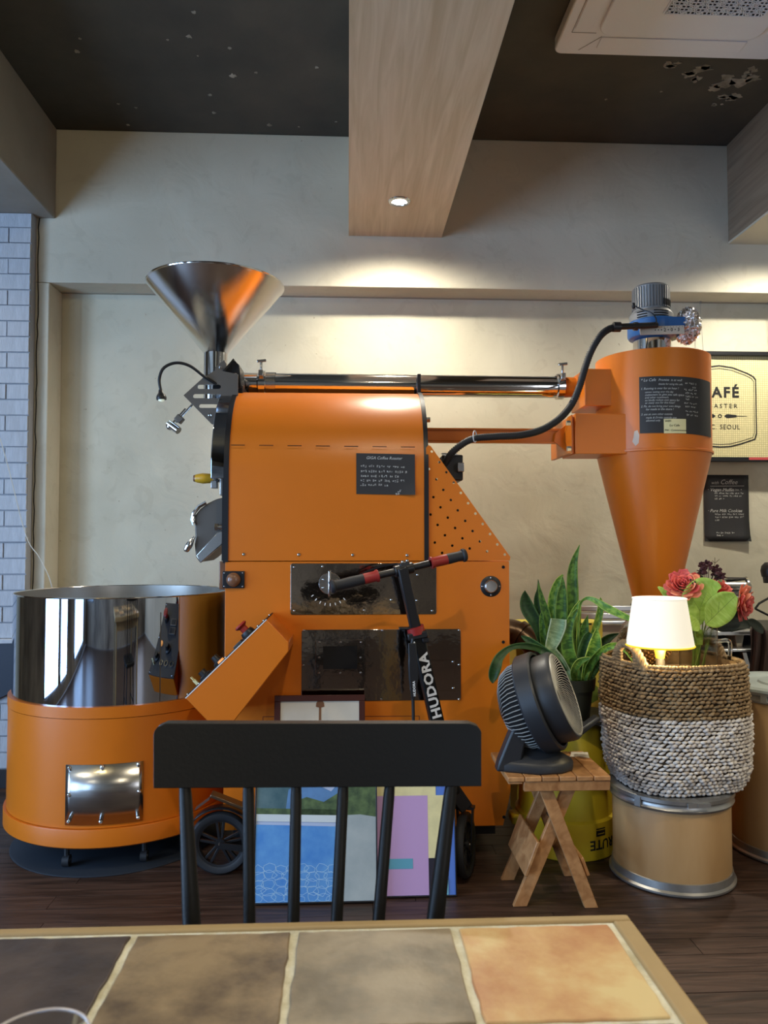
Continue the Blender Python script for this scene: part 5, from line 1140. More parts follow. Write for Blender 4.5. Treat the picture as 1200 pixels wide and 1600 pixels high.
# ================================================================== YELLOW BIN (upside down), POT AND PLANT
yx, yy, yr = P(883, 1300, 3.07).x, 3.07, 0.196
YT = 0.50
yb = thing('waste_bin', 'yellow round plastic bin standing upside down behind the folding stool', 'bin', (yx, yy, 0))
MB().lathe([(0, 0.0), (yr-0.004, 0.0), (yr, 0.004), (yr, 0.138), (yr-0.008, 0.142), (yr-0.012, 0.146), (yr-0.030, YT-0.03), (yr-0.045, YT-0.008), (yr-0.07, YT), (0, YT)], (yx, yy, 0), 72).build('bin_wall', 'yellow', yb)
MB().box(yx-yr-0.03, yx-yr+0.03, yy-0.06, yy+0.02, 0.09, 0.13).build('bin_handle', 'yellow', yb, bevel=0.012)
yq0 = oncyl(yx, yy, yr+0.0008, 957, 1320); ya = math.atan2(yq0.y-yy, yq0.x-yx)
yq = oncyl(yx, yy, yr+0.0008, 918, 1330); ya0 = math.atan2(yq.y-yy, yq.x-yx); zbr = yq.z
yfn = lambda u, v, w_: Vector((yx+(yr+0.0006+w_)*math.cos(ya0+(0.168-u)/yr), yy+(yr+0.0006+w_)*math.sin(ya0+(0.168-u)/yr), zbr+0.036-v))
mb = MB(); mb.text('BRUTE', 0.050, lambda u, v, w_: yfn(u*1.0+0.008, v+0.002, w_), bold=0.022); mb.build('bin_lettering', 'ink', yb, smooth=False, recalc=False)
mb = MB(); mb.grid(lambda i, j: yfn(0.085+0.045*i, -0.012-0.030*j, 0.0004), 4, 1); mb.build('bin_logo', 'ink', yb)
mb = MB(); mb.grid(lambda i, j: yfn(0.091+0.033*i, -0.020-0.003*j, 0.001), 4, 1); mb.grid(lambda i, j: yfn(0.085+0.045*i, -0.034-0.003*j, 0.001), 4, 1); mb.build('logo_stripe', 'yellow', yb)['kind'] = 'stuff'
# black saucer and pot
ptx, pty = P(896, 1100, 2.98).x, 3.00
o_ = MB().lathe([(0, 0), (0.12, 0), (0.15, 0.018), (0.152, 0.022), (0.146, 0.022), (0.118, 0.006), (0, 0.006)], (P(905, 1130, 3).x, pty, YT+0.0005), 40).build('plant_saucer', 'black', origin=(ptx, pty, YT+0.0005))
tag(o_, 'flat black saucer under the snake plant pot on the yellow bin', 'saucer')
pz = PZ(1063, 2.93, 900)
pl = thing('snake_plant', 'snake plant with many upright mottled green leaves in a dark pot behind the fan', 'plant', (ptx, pty, YT+0.0065))
MB().lathe([(0, YT+0.0065), (0.066, YT+0.0065), (0.080, pz-0.045), (0.088, pz-0.045), (0.092, pz), (0.084, pz), (0.078, pz-0.02), (0, pz-0.02)], (ptx, pty, 0), 40).build('pot', 'terracottagreen', pl, ang=35)
MB().lathe([(0, 0.0), (0.079, -0.004)], (ptx, pty, pz-0.018), 24).build('soil', 'soil', pl)
Z4 = lambda pts: [(x_/5.217+780, y_/5.217+850, w_/5.217)+tuple(r_) for (x_, y_, w_, *r_) in pts]
BASE = [(600, 1110, 45, .03)]
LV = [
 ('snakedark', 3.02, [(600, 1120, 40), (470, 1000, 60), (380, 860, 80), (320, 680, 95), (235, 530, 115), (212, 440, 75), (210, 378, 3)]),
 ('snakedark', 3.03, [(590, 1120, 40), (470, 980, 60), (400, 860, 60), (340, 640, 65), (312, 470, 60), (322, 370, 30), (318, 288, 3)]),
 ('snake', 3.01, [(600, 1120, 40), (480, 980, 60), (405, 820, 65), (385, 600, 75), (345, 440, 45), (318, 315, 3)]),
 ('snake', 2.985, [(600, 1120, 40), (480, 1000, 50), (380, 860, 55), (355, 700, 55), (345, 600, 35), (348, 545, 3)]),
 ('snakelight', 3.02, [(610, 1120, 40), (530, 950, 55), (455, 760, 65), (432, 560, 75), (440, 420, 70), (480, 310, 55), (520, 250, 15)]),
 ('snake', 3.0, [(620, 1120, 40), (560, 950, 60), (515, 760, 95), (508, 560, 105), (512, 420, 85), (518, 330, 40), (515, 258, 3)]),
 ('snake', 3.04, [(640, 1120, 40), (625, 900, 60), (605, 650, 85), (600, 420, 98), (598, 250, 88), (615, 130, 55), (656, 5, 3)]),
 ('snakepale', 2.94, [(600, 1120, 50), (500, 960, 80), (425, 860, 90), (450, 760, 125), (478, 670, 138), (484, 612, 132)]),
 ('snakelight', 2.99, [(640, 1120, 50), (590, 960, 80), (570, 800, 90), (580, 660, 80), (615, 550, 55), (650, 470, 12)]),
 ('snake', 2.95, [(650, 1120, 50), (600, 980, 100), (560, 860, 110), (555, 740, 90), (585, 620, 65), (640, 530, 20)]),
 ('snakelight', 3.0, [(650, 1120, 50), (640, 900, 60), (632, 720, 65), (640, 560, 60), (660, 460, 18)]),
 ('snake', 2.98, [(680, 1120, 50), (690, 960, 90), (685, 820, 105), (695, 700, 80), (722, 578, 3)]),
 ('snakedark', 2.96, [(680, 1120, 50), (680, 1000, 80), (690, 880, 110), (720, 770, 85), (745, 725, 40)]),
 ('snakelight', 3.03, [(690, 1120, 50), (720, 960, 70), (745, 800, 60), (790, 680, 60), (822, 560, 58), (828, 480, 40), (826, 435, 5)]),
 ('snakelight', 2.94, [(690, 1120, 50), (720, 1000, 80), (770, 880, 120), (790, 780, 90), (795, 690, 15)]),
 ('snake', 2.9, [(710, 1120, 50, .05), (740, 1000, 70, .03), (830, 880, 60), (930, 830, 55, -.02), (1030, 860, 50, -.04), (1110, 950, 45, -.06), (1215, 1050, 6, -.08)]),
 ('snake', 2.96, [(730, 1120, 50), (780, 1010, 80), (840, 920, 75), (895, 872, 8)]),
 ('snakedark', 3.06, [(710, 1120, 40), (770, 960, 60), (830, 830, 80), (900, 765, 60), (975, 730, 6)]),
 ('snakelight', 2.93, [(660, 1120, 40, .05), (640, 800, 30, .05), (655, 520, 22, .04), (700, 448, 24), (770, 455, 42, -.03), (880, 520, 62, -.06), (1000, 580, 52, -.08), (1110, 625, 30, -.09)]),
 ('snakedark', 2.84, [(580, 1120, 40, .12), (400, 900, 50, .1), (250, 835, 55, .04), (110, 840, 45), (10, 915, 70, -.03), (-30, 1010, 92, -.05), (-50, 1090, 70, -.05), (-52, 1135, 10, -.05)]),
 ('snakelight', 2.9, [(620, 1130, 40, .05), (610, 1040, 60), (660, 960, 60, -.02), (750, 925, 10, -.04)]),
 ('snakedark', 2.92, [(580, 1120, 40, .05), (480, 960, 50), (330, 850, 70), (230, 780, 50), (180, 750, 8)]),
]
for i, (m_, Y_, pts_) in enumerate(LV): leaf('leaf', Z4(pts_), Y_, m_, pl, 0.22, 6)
# big yellow card box standing behind the bin
ybx0, ybx1 = PX(806, 3.36, 1000), PX(942, 3.36, 1000)
t = thing('yellow_box', 'tall bright yellow cardboard box standing behind the snake plant', 'box', ((ybx0+ybx1)/2, 3.38, 0))
MB().box(ybx0, ybx1, 3.36, 3.5, 0, PZ(975, 3.3, 850)).build('box_body', 'yellowbox', t, bevel=0.003)
MB().box(ybx0+0.12, ybx1-0.05, 3.3585, 3.3595, PZ(979, 3.3, 850), PZ(976.5, 3.3, 850)).build('box_slot', 'ink', t, smooth=False)
MB().prism([(PX(x_, 3.298, 1040), 3.3595, PZ(y_, 3.298, 930)) for x_, y_ in ((925, 1078), (934, 1072), (941, 1078), (941, 1098), (930, 1104), (922, 1096))], (0, -0.001, 0)).build('box_print', 'greenstem', t)
# ================================================================== FOLDING STEP LADDER by the wall
ldY = 3.92
l0, l1 = PX(858, ldY, 960), PX(1000, ldY, 960); lz1 = PZ(944, ldY, 930)
t = thing('step_ladder', 'folded aluminium step ladder with dark end caps against the wall behind the plant', 'ladder', ((l0+l1)/2, ldY, 0))
for x_ in (l0, l1-0.04): MB().box(x_, x_+0.04, ldY-0.02, ldY+0.03, 0, lz1).build('side_rail', 'blackmetal', t, bevel=0.003)
for (ya_, yb_) in ((946, 954), (957, 966), (969, 974)): MB().box(l0+0.04, l1-0.04, ldY-0.045, ldY+0.02, PZ(yb_, ldY, 930), PZ(ya_, ldY, 930)).build('tread', 'alu', t, bevel=0.004)
for z_ in (0.25, 0.5): MB().box(l0+0.04, l1-0.04, ldY-0.045, ldY+0.02, z_, z_+0.035).build('tread', 'alu', t, bevel=0.004)
MB().box(l0+0.04, l1-0.06, ldY+0.02, ldY+0.028, PZ(1030, ldY, 930), PZ(977, ldY, 930)).build('back_panel', 'cream', t, bevel=0.001)
# ================================================================== STOOL AND FAN
SZ = 0.433
sx0, sx1 = PX(793, 2.50, 1215), PX(955, 2.50, 1215); sy0, sy1 = 2.50, 2.80
st = thing('folding_stool', 'small folding wooden slatted stool carrying the black fan', 'stool', ((sx0+sx1)/2, 2.65, 0))
nsl = 6; wsl = (sx1-sx0)/nsl
for k in range(nsl): MB().box(sx0+k*wsl+0.0012, sx0+(k+1)*wsl-0.0012, sy0, sy1, SZ-0.016, SZ).build('seat_slat', 'stoolwood', st, bevel=0.003)
for y_ in (sy0+0.004, sy1-0.022): MB().box(sx0+0.055, sx1-0.002, y_, y_+0.018, SZ-0.048, SZ-0.0165).build('seat_rail', 'stoolwood', st, bevel=0.002)
MB().box(sx0+0.004, sx0+0.05, sy0+0.004, sy1-0.004, SZ-0.024, SZ-0.0165).build('seat_batten', 'stoolwood', st, bevel=0.002)
def leg(xa, xb, y, w_=0.042, t_=0.018, ztop=SZ-0.0175):
    d = Vector((xb-xa, 0, -ztop)); L_ = d.length; k = w_/2/abs(d.z)*L_
    MB().prism([(xa-k, y, ztop), (xa+k, y, ztop), (xb+k, y, 0), (xb-k, y, 0)], (0, t_, 0)).build('leg', 'stoolwood', st, bevel=0.002)
A0, A1 = PX(848, 2.5, 1235)+0.005, PX(928, 2.5, 1420)
B0, B1 = PX(892, 2.53, 1240), PX(814, 2.53, 1415)
leg(A0, A1, sy0+0.022); leg(A0, A1, sy1-0.04)
leg(B0, B1, sy0+0.042, ztop=SZ-0.05); leg(B0, B1, sy1-0.062, ztop=SZ-0.05)
def board(fr_, xa, xb, off, z0_, z1_, ya_, yb_):
    d = Vector((xb-xa, 0, -SZ)).normalized(); nrm = Vector((d.z, 0, -d.x)); 
    q = [Vector((xa+(xb-xa)*(SZ-z)/SZ, 0, z))+nrm*off for z in (z1_, z0_)]
    pts_ = [q[0], q[1], q[1]+nrm*0.012*(1 if off > 0 else -1), q[0]+nrm*0.012*(1 if off > 0 else -1)]
    MB().prism([Vector((p.x, ya_, p.z)) for p in pts_], (0, yb_-ya_, 0)).build('foot_board', 'stoolwood', st, bevel=0.003)
nb = Vector((B1-B0, 0, -SZ)).normalized()
board(0, B0, B1, 0.022, 0.10, 0.21, sy0+0.01, sy1-0.03); board(0, A0, A1, -0.022, 0.09, 0.15, sy0+0.03, sy1-0.03)
MB().cyl(((A0+A1)/2, sy0+0.03, SZ*0.52), ((A0+A1)/2, sy1-0.03, SZ*0.52), 0.006, n=10).build('pivot_rod', 'greysteel', st)
# paper scrap on the stool
o_ = MB().prism([P(890, 1176, 2.80)+Vector((0, 0, 0))]*0+[(PX(893, 2.78, 1190), 2.78, SZ+0.001), (PX(918, 2.78, 1190), 2.775, SZ+0.001), (PX(921, 2.7, 1190), 2.70, SZ+0.001), (PX(905, 2.72, 1190), 2.725, SZ+0.001), (PX(893, 2.7, 1190), 2.72, SZ+0.001)], (0, 0, 0.0015)).build('paper_scrap', 'cream', origin=(PX(905, 2.75, 1190), 2.74, SZ+0.001))
tag(o_, 'pale torn paper scrap lying on the back corner of the stool', 'paper')
# fan
fc = P(853, 1094, 2.63)
ax = Vector((0.85, -0.38, 0.36)).normalized(); FR = 0.168
fan = thing('fan', 'black air circulator fan tilted up to the right on the folding stool', 'fan', (PX(840, 2.63, 1200), 2.63, SZ))
s_ = FR/0.155
def flathe(name, m, prof, n=56, **k): return MB().lathe(prof, fc, n, axis=ax).build(name, m, fan, **k)
flathe('outer_band', 'fan', [(0.140, -0.050), (0.166, -0.052), (0.171, -0.046), (0.171, 0.004), (0.166, 0.010), (0.158, 0.010), (0.150, -0.04)], ang=30)
flathe('front_duct', 'fan', [(0.148, -0.01), (0.150, 0.012), (0.152, 0.060), (0.146, 0.072), (0.136, 0.072), (0.136, 0.064), (0.140, 0.03), (0.140, -0.01)], ang=35)
flathe('front_ring', 'fan_light', [(0.1345, 0.0725), (0.138, 0.0755), (0.1415, 0.0725)], ang=60)
# rear cage: ribs on a dome
qf = Vector((0, 0, 1)).rotation_difference(ax)
def fl_(r, a, z): return fc+qf @ Vector((r*math.cos(a), r*math.sin(a), z))
rbm = MB(); 
for k in range(60):
    a = 2*math.pi*k/60; pts_ = [fl_(r_, a+0.25*(0.15-r_)/0.15, z_) for r_, z_ in ((0.150, -0.045), (0.146, -0.085), (0.128, -0.118), (0.09, -0.140), (0.05, -0.148))]
    rbm.tube(pts_, 0.0019, 4)
o_ = rbm.build('rear_grille', 'fan_light', fan, merge=False, recalc=False); o_['kind'] = 'stuff'
flathe('rear_shell', 'void', [(0.146, -0.045), (0.141, -0.085), (0.123, -0.114), (0.086, -0.136), (0, -0.142)])
flathe('rear_cap', 'fan', [(0, -0.160), (0.04, -0.158), (0.055, -0.148), (0.05, -0.14)])
flathe('inner_void', 'void', [(0.139, 0.0), (0, 0.0)])
g_ = MB()
for k in range(54):
    a = 2*math.pi*k/54; pts_ = [fl_(r_, a+1.1*(0.136-r_)/0.11, 0.072-0.030*(1-((r_-0.03)/0.106))*1.0) for r_ in (0.136, 0.115, 0.09, 0.065, 0.045, 0.03)]
    g_.tube(pts_, 0.0016, 4)
o_ = g_.build('front_grille', 'fan_light', fan, merge=False, recalc=False); o_['kind'] = 'stuff'
flathe('grille_hub', 'steel', [(0, 0.046), (0.018, 0.046), (0.030, 0.042), (0.032, 0.036), (0.03, 0.03)])
for k in range(5):
    a = 2*math.pi*k/5; mb = MB(); mb.grid(lambda i, j, a=a: fl_(0.03+0.1*j, a+(i-0.5)*(0.9-0.2*j), 0.005+0.022*i), 4, 5); mb.build('blade', 'black', fan, solid=0.002)
# foot: base plate and arms
bX = PX(843, 2.6, 1200)
foot = [(PX(782, 2.55, 1205), 2.56), (PX(842, 2.52, 1205), 2.515), (PX(880, 2.52, 1205), 2.525), (PX(896, 2.55, 1205), 2.56), (PX(896, 2.6, 1205), 2.60), (PX(872, 2.6, 1205), 2.63), (PX(868, 2.7, 1205), 2.72), (PX(850, 2.74, 1205), 2.76), (PX(806, 2.72, 1205), 2.74), (PX(780, 2.6, 1205), 2.64)]
fb = MB(); n_ = len(foot); cxf = sum(p[0] for p in foot)/n_; cyf = sum(p[1] for p in foot)/n_
lv_ = [(1.0, 0.0), (1.0, 0.022), (0.93, 0.034), (0.6, 0.052), (0.35, 0.075), (0.2, 0.08)]
vs = []; 
for k_, z_ in lv_: vs += [(cxf+(p[0]-cxf)*k_, cyf+(p[1]-cyf)*k_, SZ+z_) for p in foot]
fs = [(j*n_+i, j*n_+(i+1) % n_, (j+1)*n_+(i+1) % n_, (j+1)*n_+i) for j in range(len(lv_)-1) for i in range(n_)]+[tuple(range(n_-1, -1, -1)), tuple((len(lv_)-1)*n_+i for i in range(n_))]
fb.add(vs, fs); fb.build('foot', 'fan', fan, bevel=0.006, ang=50)
MB().ell(P(876, 1178, 2.76), (0.055, 0.05, 0.02), 18, 8).build('rear_foot_pad', 'fan', fan) if False else None
# side yoke: curved fin from the lower left of the foot to the band
ya_ = 2.555
MB().prism([P(776, 1208, ya_), P(780, 1190, ya_), P(796, 1150, ya_), P(812, 1118, ya_), P(823, 1103, ya_), P(832, 1108, ya_), P(830, 1135, ya_), P(820, 1170, ya_), P(813, 1212, ya_)], (0, 0.05, 0)).build('yoke_arm', 'fan', fan, bevel=0.008)
MB().prism([P(890, 1150, 2.72), P(905, 1142, 2.72), P(935, 1120, 2.72), P(941, 1124, 2.72), P(915, 1146, 2.72), P(896, 1160, 2.72)], (0, 0.05, 0)).build('yoke_arm', 'fan', fan, bevel=0.006)
MB().prism([P(822, 1208, 2.6), P(818, 1155, 2.6), P(840, 1150, 2.6), P(866, 1165, 2.6), P(878, 1190, 2.6), P(872, 1207, 2.6)], (0, 0.10, 0)).build('neck', 'fan', fan, bevel=0.008)
MB().cyl(P(843, 1170, 2.59), P(843, 1170, 2.71), 0.022, n=20).build('tilt_knob', 'black', fan)
MB().tube(spline([fl_(0.12, 2.6, -0.12), P(789, 1120, 2.66), P(793, 1135, 2.66), P(806, 1146, 2.66), P(820, 1160, 2.64)], 6), 0.003, 6).build('power_cord', 'black', fan)
# ================================================================== SIDE SHELF, GRINDER, DESK LAMP on the right
shx0, shx1, shy0, shy1 = PX(1106, 3.45, 1000), PX(1290, 3.45, 1000), 3.45, 3.9
ztp = PZ(985, 3.45, 1150)
t = thing('side_shelf', 'dark open shelf unit with white boards against the wall at the right', 'shelf', ((shx0+shx1)/2, (shy0+shy1)/2, 0))
MB().box(shx0, shx1, shy1-0.02, shy1, 0, ztp-0.02).build('back_panel', 'blackmetal', t)
for x_ in (shx0, shx1-0.02): MB().box(x_, x_+0.02, shy0+0.03, shy1-0.02, 0, ztp-0.0205).build('side_panel', 'blackmetal', t)
MB().box(shx0-0.01, PX(1181, shy0, 985), shy0-0.02, shy1, ztp-0.02, ztp).build('shelf_board', 'alu', t, bevel=0.004)
MB().box(PX(1181, shy0, 985)+0.001, shx1+0.01, shy0-0.01, shy1, ztp-0.02, ztp).build('shelf_board', 'blackmetal', t, bevel=0.004)
MB().box(shx0+0.021, shx1-0.021, shy0-0.06, shy1-0.021, PZ(1018, 3.4, 1150), PZ(1014, 3.4, 1150)).build('shelf_board', 'alu', t, bevel=0.002)
MB().box(shx0+0.021, shx1-0.021, shy0+0.02, shy1-0.021, 0.35, 0.37).build('shelf_board', 'blackmetal', t, bevel=0.002)
MB().prism([P(1148, 992, 3.48), P(1163, 992, 3.48), P(1159, 1012, 3.48), P(1152, 1012, 3.48)], (0, 0.1, 0)).build('bracket', 'cream', t, bevel=0.002)
zsh = 0.37
for k, (xa_, lean, m_, hh_) in enumerate(((1156, 0.05, 'cream', .33), (1164, 0.06, 'greysteel', .32), (1182, 0.04, 'alu', .31))):
    b_ = Vector((PX(xa_+8, 3.5, 1060), 3.52, zsh+0.0008)); o_ = MB().prism([b_, b_+Vector((0.022, 0, 0)), b_+Vector((0.022-lean*2, 0, hh_)), b_+Vector((-lean*2, 0, hh_))], (0, 0.2, 0)).build('leaning_board', m_, origin=b_, bevel=0.002)
    tag(o_, ['pale cream board leaning in the dark shelf, leftmost of three', 'dark grey board leaning in the dark shelf between two paler ones', 'light grey board leaning in the dark shelf, nearest the right edge'][k], 'board', 'boards leaning inside the shelf')
gz = thing('sample_roaster', 'small chrome drum machine with a lid handle on the shelf behind the right rose', 'machine', (PX(1158, 3.6, 925), 3.6, ztp))
gc = P(1168, 927, 3.55); 
MB().lathe([(0, 0.0), (0.070, 0.0), (0.078, 0.004), (0.078, 0.012), (0.066, 0.016), (0.066, 0.14), (0.072, 0.145), (0, 0.146)], gc, 36, axis=(-1, 0.25, 0)).build('drum_body', 'chrome', gz, ang=35)
MB().lathe([(0.055, 0.0), (0.064, -0.006), (0.070, 0.0)], gc, 36, axis=(-1, 0.25, 0)).build('drum_ring', 'alu', gz)
MB().bar(gc+Vector((-0.10, -0.0, 0.072)), gc+Vector((-0.01, 0, 0.070)), 0.02, 0.008).build('lid', 'greysteel', gz); MB().bar(P(1158, 911, 3.55), P(1171, 912.5, 3.55), 0.014, 0.010).bar(P(1160, 911, 3.56), P(1160, 916, 3.56), 0.01, 0.01).build('lid_handle', 'alu', gz)
for dx in (-0.03, -0.12): MB().prism([(gc.x+dx-0.012, 3.55, ztp), (gc.x+dx+0.012, 3.55, ztp), (gc.x+dx+0.006, 3.55, gc.z-0.05), (gc.x+dx-0.006, 3.55, gc.z-0.05)], (0, 0.08, 0)).build('leg', 'greysteel', gz)
dk = thing('desk_lamp', 'black articulated desk lamp head reaching in from the right edge', 'lamp', (PX(1235, 3.5, 985), 3.55, ztp))
hc = P(1203, 893, 3.5); MB().lathe([(0, 0.045), (0.018, 0.043), (0.033, 0.030), (0.040, 0.008), (0.038, -0.02), (0.034, -0.022), (0.034, -0.05), (0, -0.05)], hc, 28, axis=(-0.12, 0, 1)).build('lamp_head', 'black', dk)
MB().tube([P(1207, 893, 3.5), P(1245, 872, 3.52), P(1262, 900, 3.53)], 0.006, 8).tube([P(1262, 900, 3.53), P(1186, 943, 3.54), P(1180, 951, 3.54)], 0.0055, 8).tube([P(1180, 951, 3.54), (PX(1235, 3.5, 985), 3.55, ztp+0.02)], 0.005, 8).build('arm', 'black', dk)
MB().lathe([(0, 0), (0.06, 0), (0.06, 0.012), (0.05, 0.02), (0, 0.02)], (PX(1235, 3.5, 985), 3.55, ztp), 28).build('base', 'black', dk)
o_ = MB(); rs_ = random.Random(2)
o_.grid(lambda i, j: P(1172+32*i+2*math.sin(6*j), 985-12*math.sin(math.pi*min(1, i*1.3))+110*j*(0.9+.1*i), 3.35+0.02*math.sin(i*14+j*2)), 16, 10)
o_ = o_.build('draped_cloth', mat('brown_cloth', (0.05, 0.028, 0.022), 0.8), origin=P(1188, 985, 3.42), solid=0.003)
tag(o_, 'dark brown cloth draped over the front of the shelf at the right edge', 'cloth')
# ================================================================== PICTURES on the floor
def lean_frame(name, label, px0, px1, ybase, ztop, Yb, Yt, fwid, fm, cm_, fth=0.018, zbase=0.0, extra=None):
    x0_, x1_ = PX(px0, Yb, 1300), PX(px1, Yb, 1300)
    t = thing(name, label, 'picture', ((x0_+x1_)/2, Yb, zbase)); up = Vector((0, Yt-Yb, ztop-zbase)); Lh = up.length; u_ = up.normalized(); nb_ = Vector((0, -u_.z, u_.y))
    o0 = Vector((x0_, Yb, zbase))
    fn = lambda u, v, w_=0: o0+Vector((u, 0, 0))+u_*v+nb_*w_
    W_ = x1_-x0_
    for (a, b, c, d) in ((0, W_, 0, fwid), (0, W_, Lh-fwid, Lh), (0, fwid, fwid, Lh-fwid), (W_-fwid, W_, fwid, Lh-fwid)):
        MB().prism([fn(a, c), fn(b, c), fn(b, d), fn(a, d)], -nb_*-fth).build('frame_bar', fm, t, bevel=0.0015)
    MB().prism([fn(fwid*.8, fwid*.8, 0.003), fn(W_-fwid*.8, fwid*.8, 0.003), fn(W_-fwid*.8, Lh-fwid*.8, 0.003), fn(fwid*.8, Lh-fwid*.8, 0.003)], nb_*(fth-0.009)).build('print', cm_, t)
    return t, (lambda u, v, k=0: fn(u*W_, v*Lh, fth-0.0055+0.0004*k)), W_, Lh
def blob(t, fn, pts, m, k, name='print_shape'):
    MB().add([fn(u, v, k) for u, v in pts], [tuple(range(len(pts)))]).build(name, m, t, smooth=False)
bl_sky = mat('print_sky', (0.42, 0.50, 0.68), 0.5); bl_pool = mat('print_blue', (0.06, 0.22, 0.58), 0.4, col2=(0.14, 0.36, 0.68), vscale=10)
bl_hill = mat('print_hill', (0.05, 0.11, 0.13), 0.5, col2=(0.12, 0.19, 0.20), vscale=14); bl_hill2 = mat('print_far_hill', (0.10, 0.22, 0.42), 0.5, var=.2, vscale=10); bl_green = mat('print_green', (0.03, 0.055, 0.03), 0.5, col2=(0.12, 0.18, 0.07), vscale=30)
bl_pave = mat('print_pave', (0.30, 0.35, 0.36), 0.5, col2=(0.44, 0.48, 0.47), vscale=6); bl_strip = mat('print_strip', (0.6, 0.66, 0.68), 0.5)
# brown framed cream print behind
t, fn_, W_, Lh_ = lean_frame('framed_print', 'brown wooden framed cream print leaning on the orange cabinet behind the chair', 424, 571, 0, PZ(1086, 2.87, 500), 2.76, 2.872, 0.022, 'brownframe', 'cream', zbase=0.001)
pk = MB(); pk.prism([fn_(a, b, 1) for a, b in ((.49, .86), (.515, .86), (.515, .93), (.55, .935), (.545, .955), (.52, .975), (.485, .975), (.46, .955), (.455, .935), (.49, .93))], (0, -0.0004, 0)); pk.build('print_motif', 'brownlens', t)
# blue canvas behind right
t, fn_, W_, Lh_ = lean_frame('colour_canvas', 'square canvas print of plain lilac, yellow and blue blocks, right one behind the chair', 524, 713, 0, 0.40, 2.635, 2.70, 0.004, 'blackmetal', mat('print_royal', (0.10, 0.21, 0.62), 0.5), zbase=0.001)
yel = mat('print_yellow', (0.76, 0.68, 0.36), 0.5, var=0.08, vscale=20); lil = mat('print_lilac', (0.52, 0.33, 0.58), 0.5); drk = mat('print_dark', (0.02, 0.018, 0.03), 0.5)
def circ(cx, cy_, rx, ry, n=28, a0=0, a1=360): return [(cx+rx*math.cos(math.radians(a0+(a1-a0)*k/n)), cy_+ry*math.sin(math.radians(a0+(a1-a0)*k/n))) for k in range(n if a1-a0 == 360 else n+1)]
blob(t, fn_, [(.30, .80), (.30, .92), (.84, .92), (.84, .80)], yel, 1); blob(t, fn_, [(.77, .30), (.77, .80), (.93, .80), (.93, .30)], yel, 2)
blob(t, fn_, [(.30, .012), (.30, .80), (.77, .80), (.77, .012)], lil, 3)
blob(t, fn_, [(.77, .012), (.77, .30), (.86, .30), (.86, .012)], drk, 4)
blob(t, fn_, [(.86, .012), (.86, .14), (.93, .14), (.93, .012)], mat('print_cyan', (0.2, 0.5, 0.62), 0.5), 5)
blob(t, fn_, [(.40, .22), (.40, .30), (.64, .30), (.64, .22)], mat('print_teal', (0.12, 0.36, 0.48), 0.5), 5)
# blue landscape canvas in front left
t, fn_, W_, Lh_ = lean_frame('landscape_canvas', 'square canvas print of blue water and green hills, left behind the chair', 396, 590, 0, 0.41, 2.605, 2.68, 0.004, 'blackmetal', bl_sky, zbase=0.001)
e_ = 0.012
blob(t, fn_, [(e_, .70), (e_, .95), (.25, .98), (.34, .86), (.34, .70)], bl_hill, 1)
blob(t, fn_, [(.25, .70), (.27, .86), (.45, .92), (.62, .84), (.74, .97), (.74, .70)], bl_hill2, 2)
blob(t, fn_, [(.28, .66), (.30, .76), (.42, .80), (.56, .76), (.70, .84), (.82, .95), (.96, .99), (1-e_, .99), (1-e_, .64), (.6, .66)], bl_green, 3)
blob(t, fn_, [(e_, .66), (e_, .72), (.68, .70), (.68, .64)], bl_green, 3)
blob(t, fn_, [(e_, .62), (e_, .675), (.70, .655), (.70, .60)], bl_strip, 4)
blob(t, fn_, [(.70, e_), (.66, .60), (.70, .655), (.86, .66), (1-e_, .64), (1-e_, e_)], bl_pave, 5)
blob(t, fn_, [(e_, e_), (e_, .595), (.68, .57), (.705, e_)], bl_pool, 6)
lt = mat('print_light_line', (0.45, 0.65, 0.8), 0.5); rr_l = random.Random(3)
wl = MB()
for k in range(40):
    cxk, cyk = .04+.085*(k % 8)+rr_l.uniform(-.02, .02), .04+.055*(k//8)+rr_l.uniform(-.012, .012); n_ = 7
    pk_ = [(cxk+0.055*math.cos(2*math.pi*i/n_+k)*rr_l.uniform(.7, 1.2), cyk+0.036*math.sin(2*math.pi*i/n_+k)*rr_l.uniform(.7, 1.2)) for i in range(n_)]
    for i in range(n_):
        a, b = fn_(*[max(.014, q_) for q_ in pk_[i]], 7), fn_(*[max(.014, q_) for q_ in pk_[(i+1) % n_]], 7)
        wl.bar(a, b, 0.0011, 0.0003, up=(0, -1, 0.1))
wl.build('water_lines', lt, t, smooth=False)['kind'] = 'stuff'
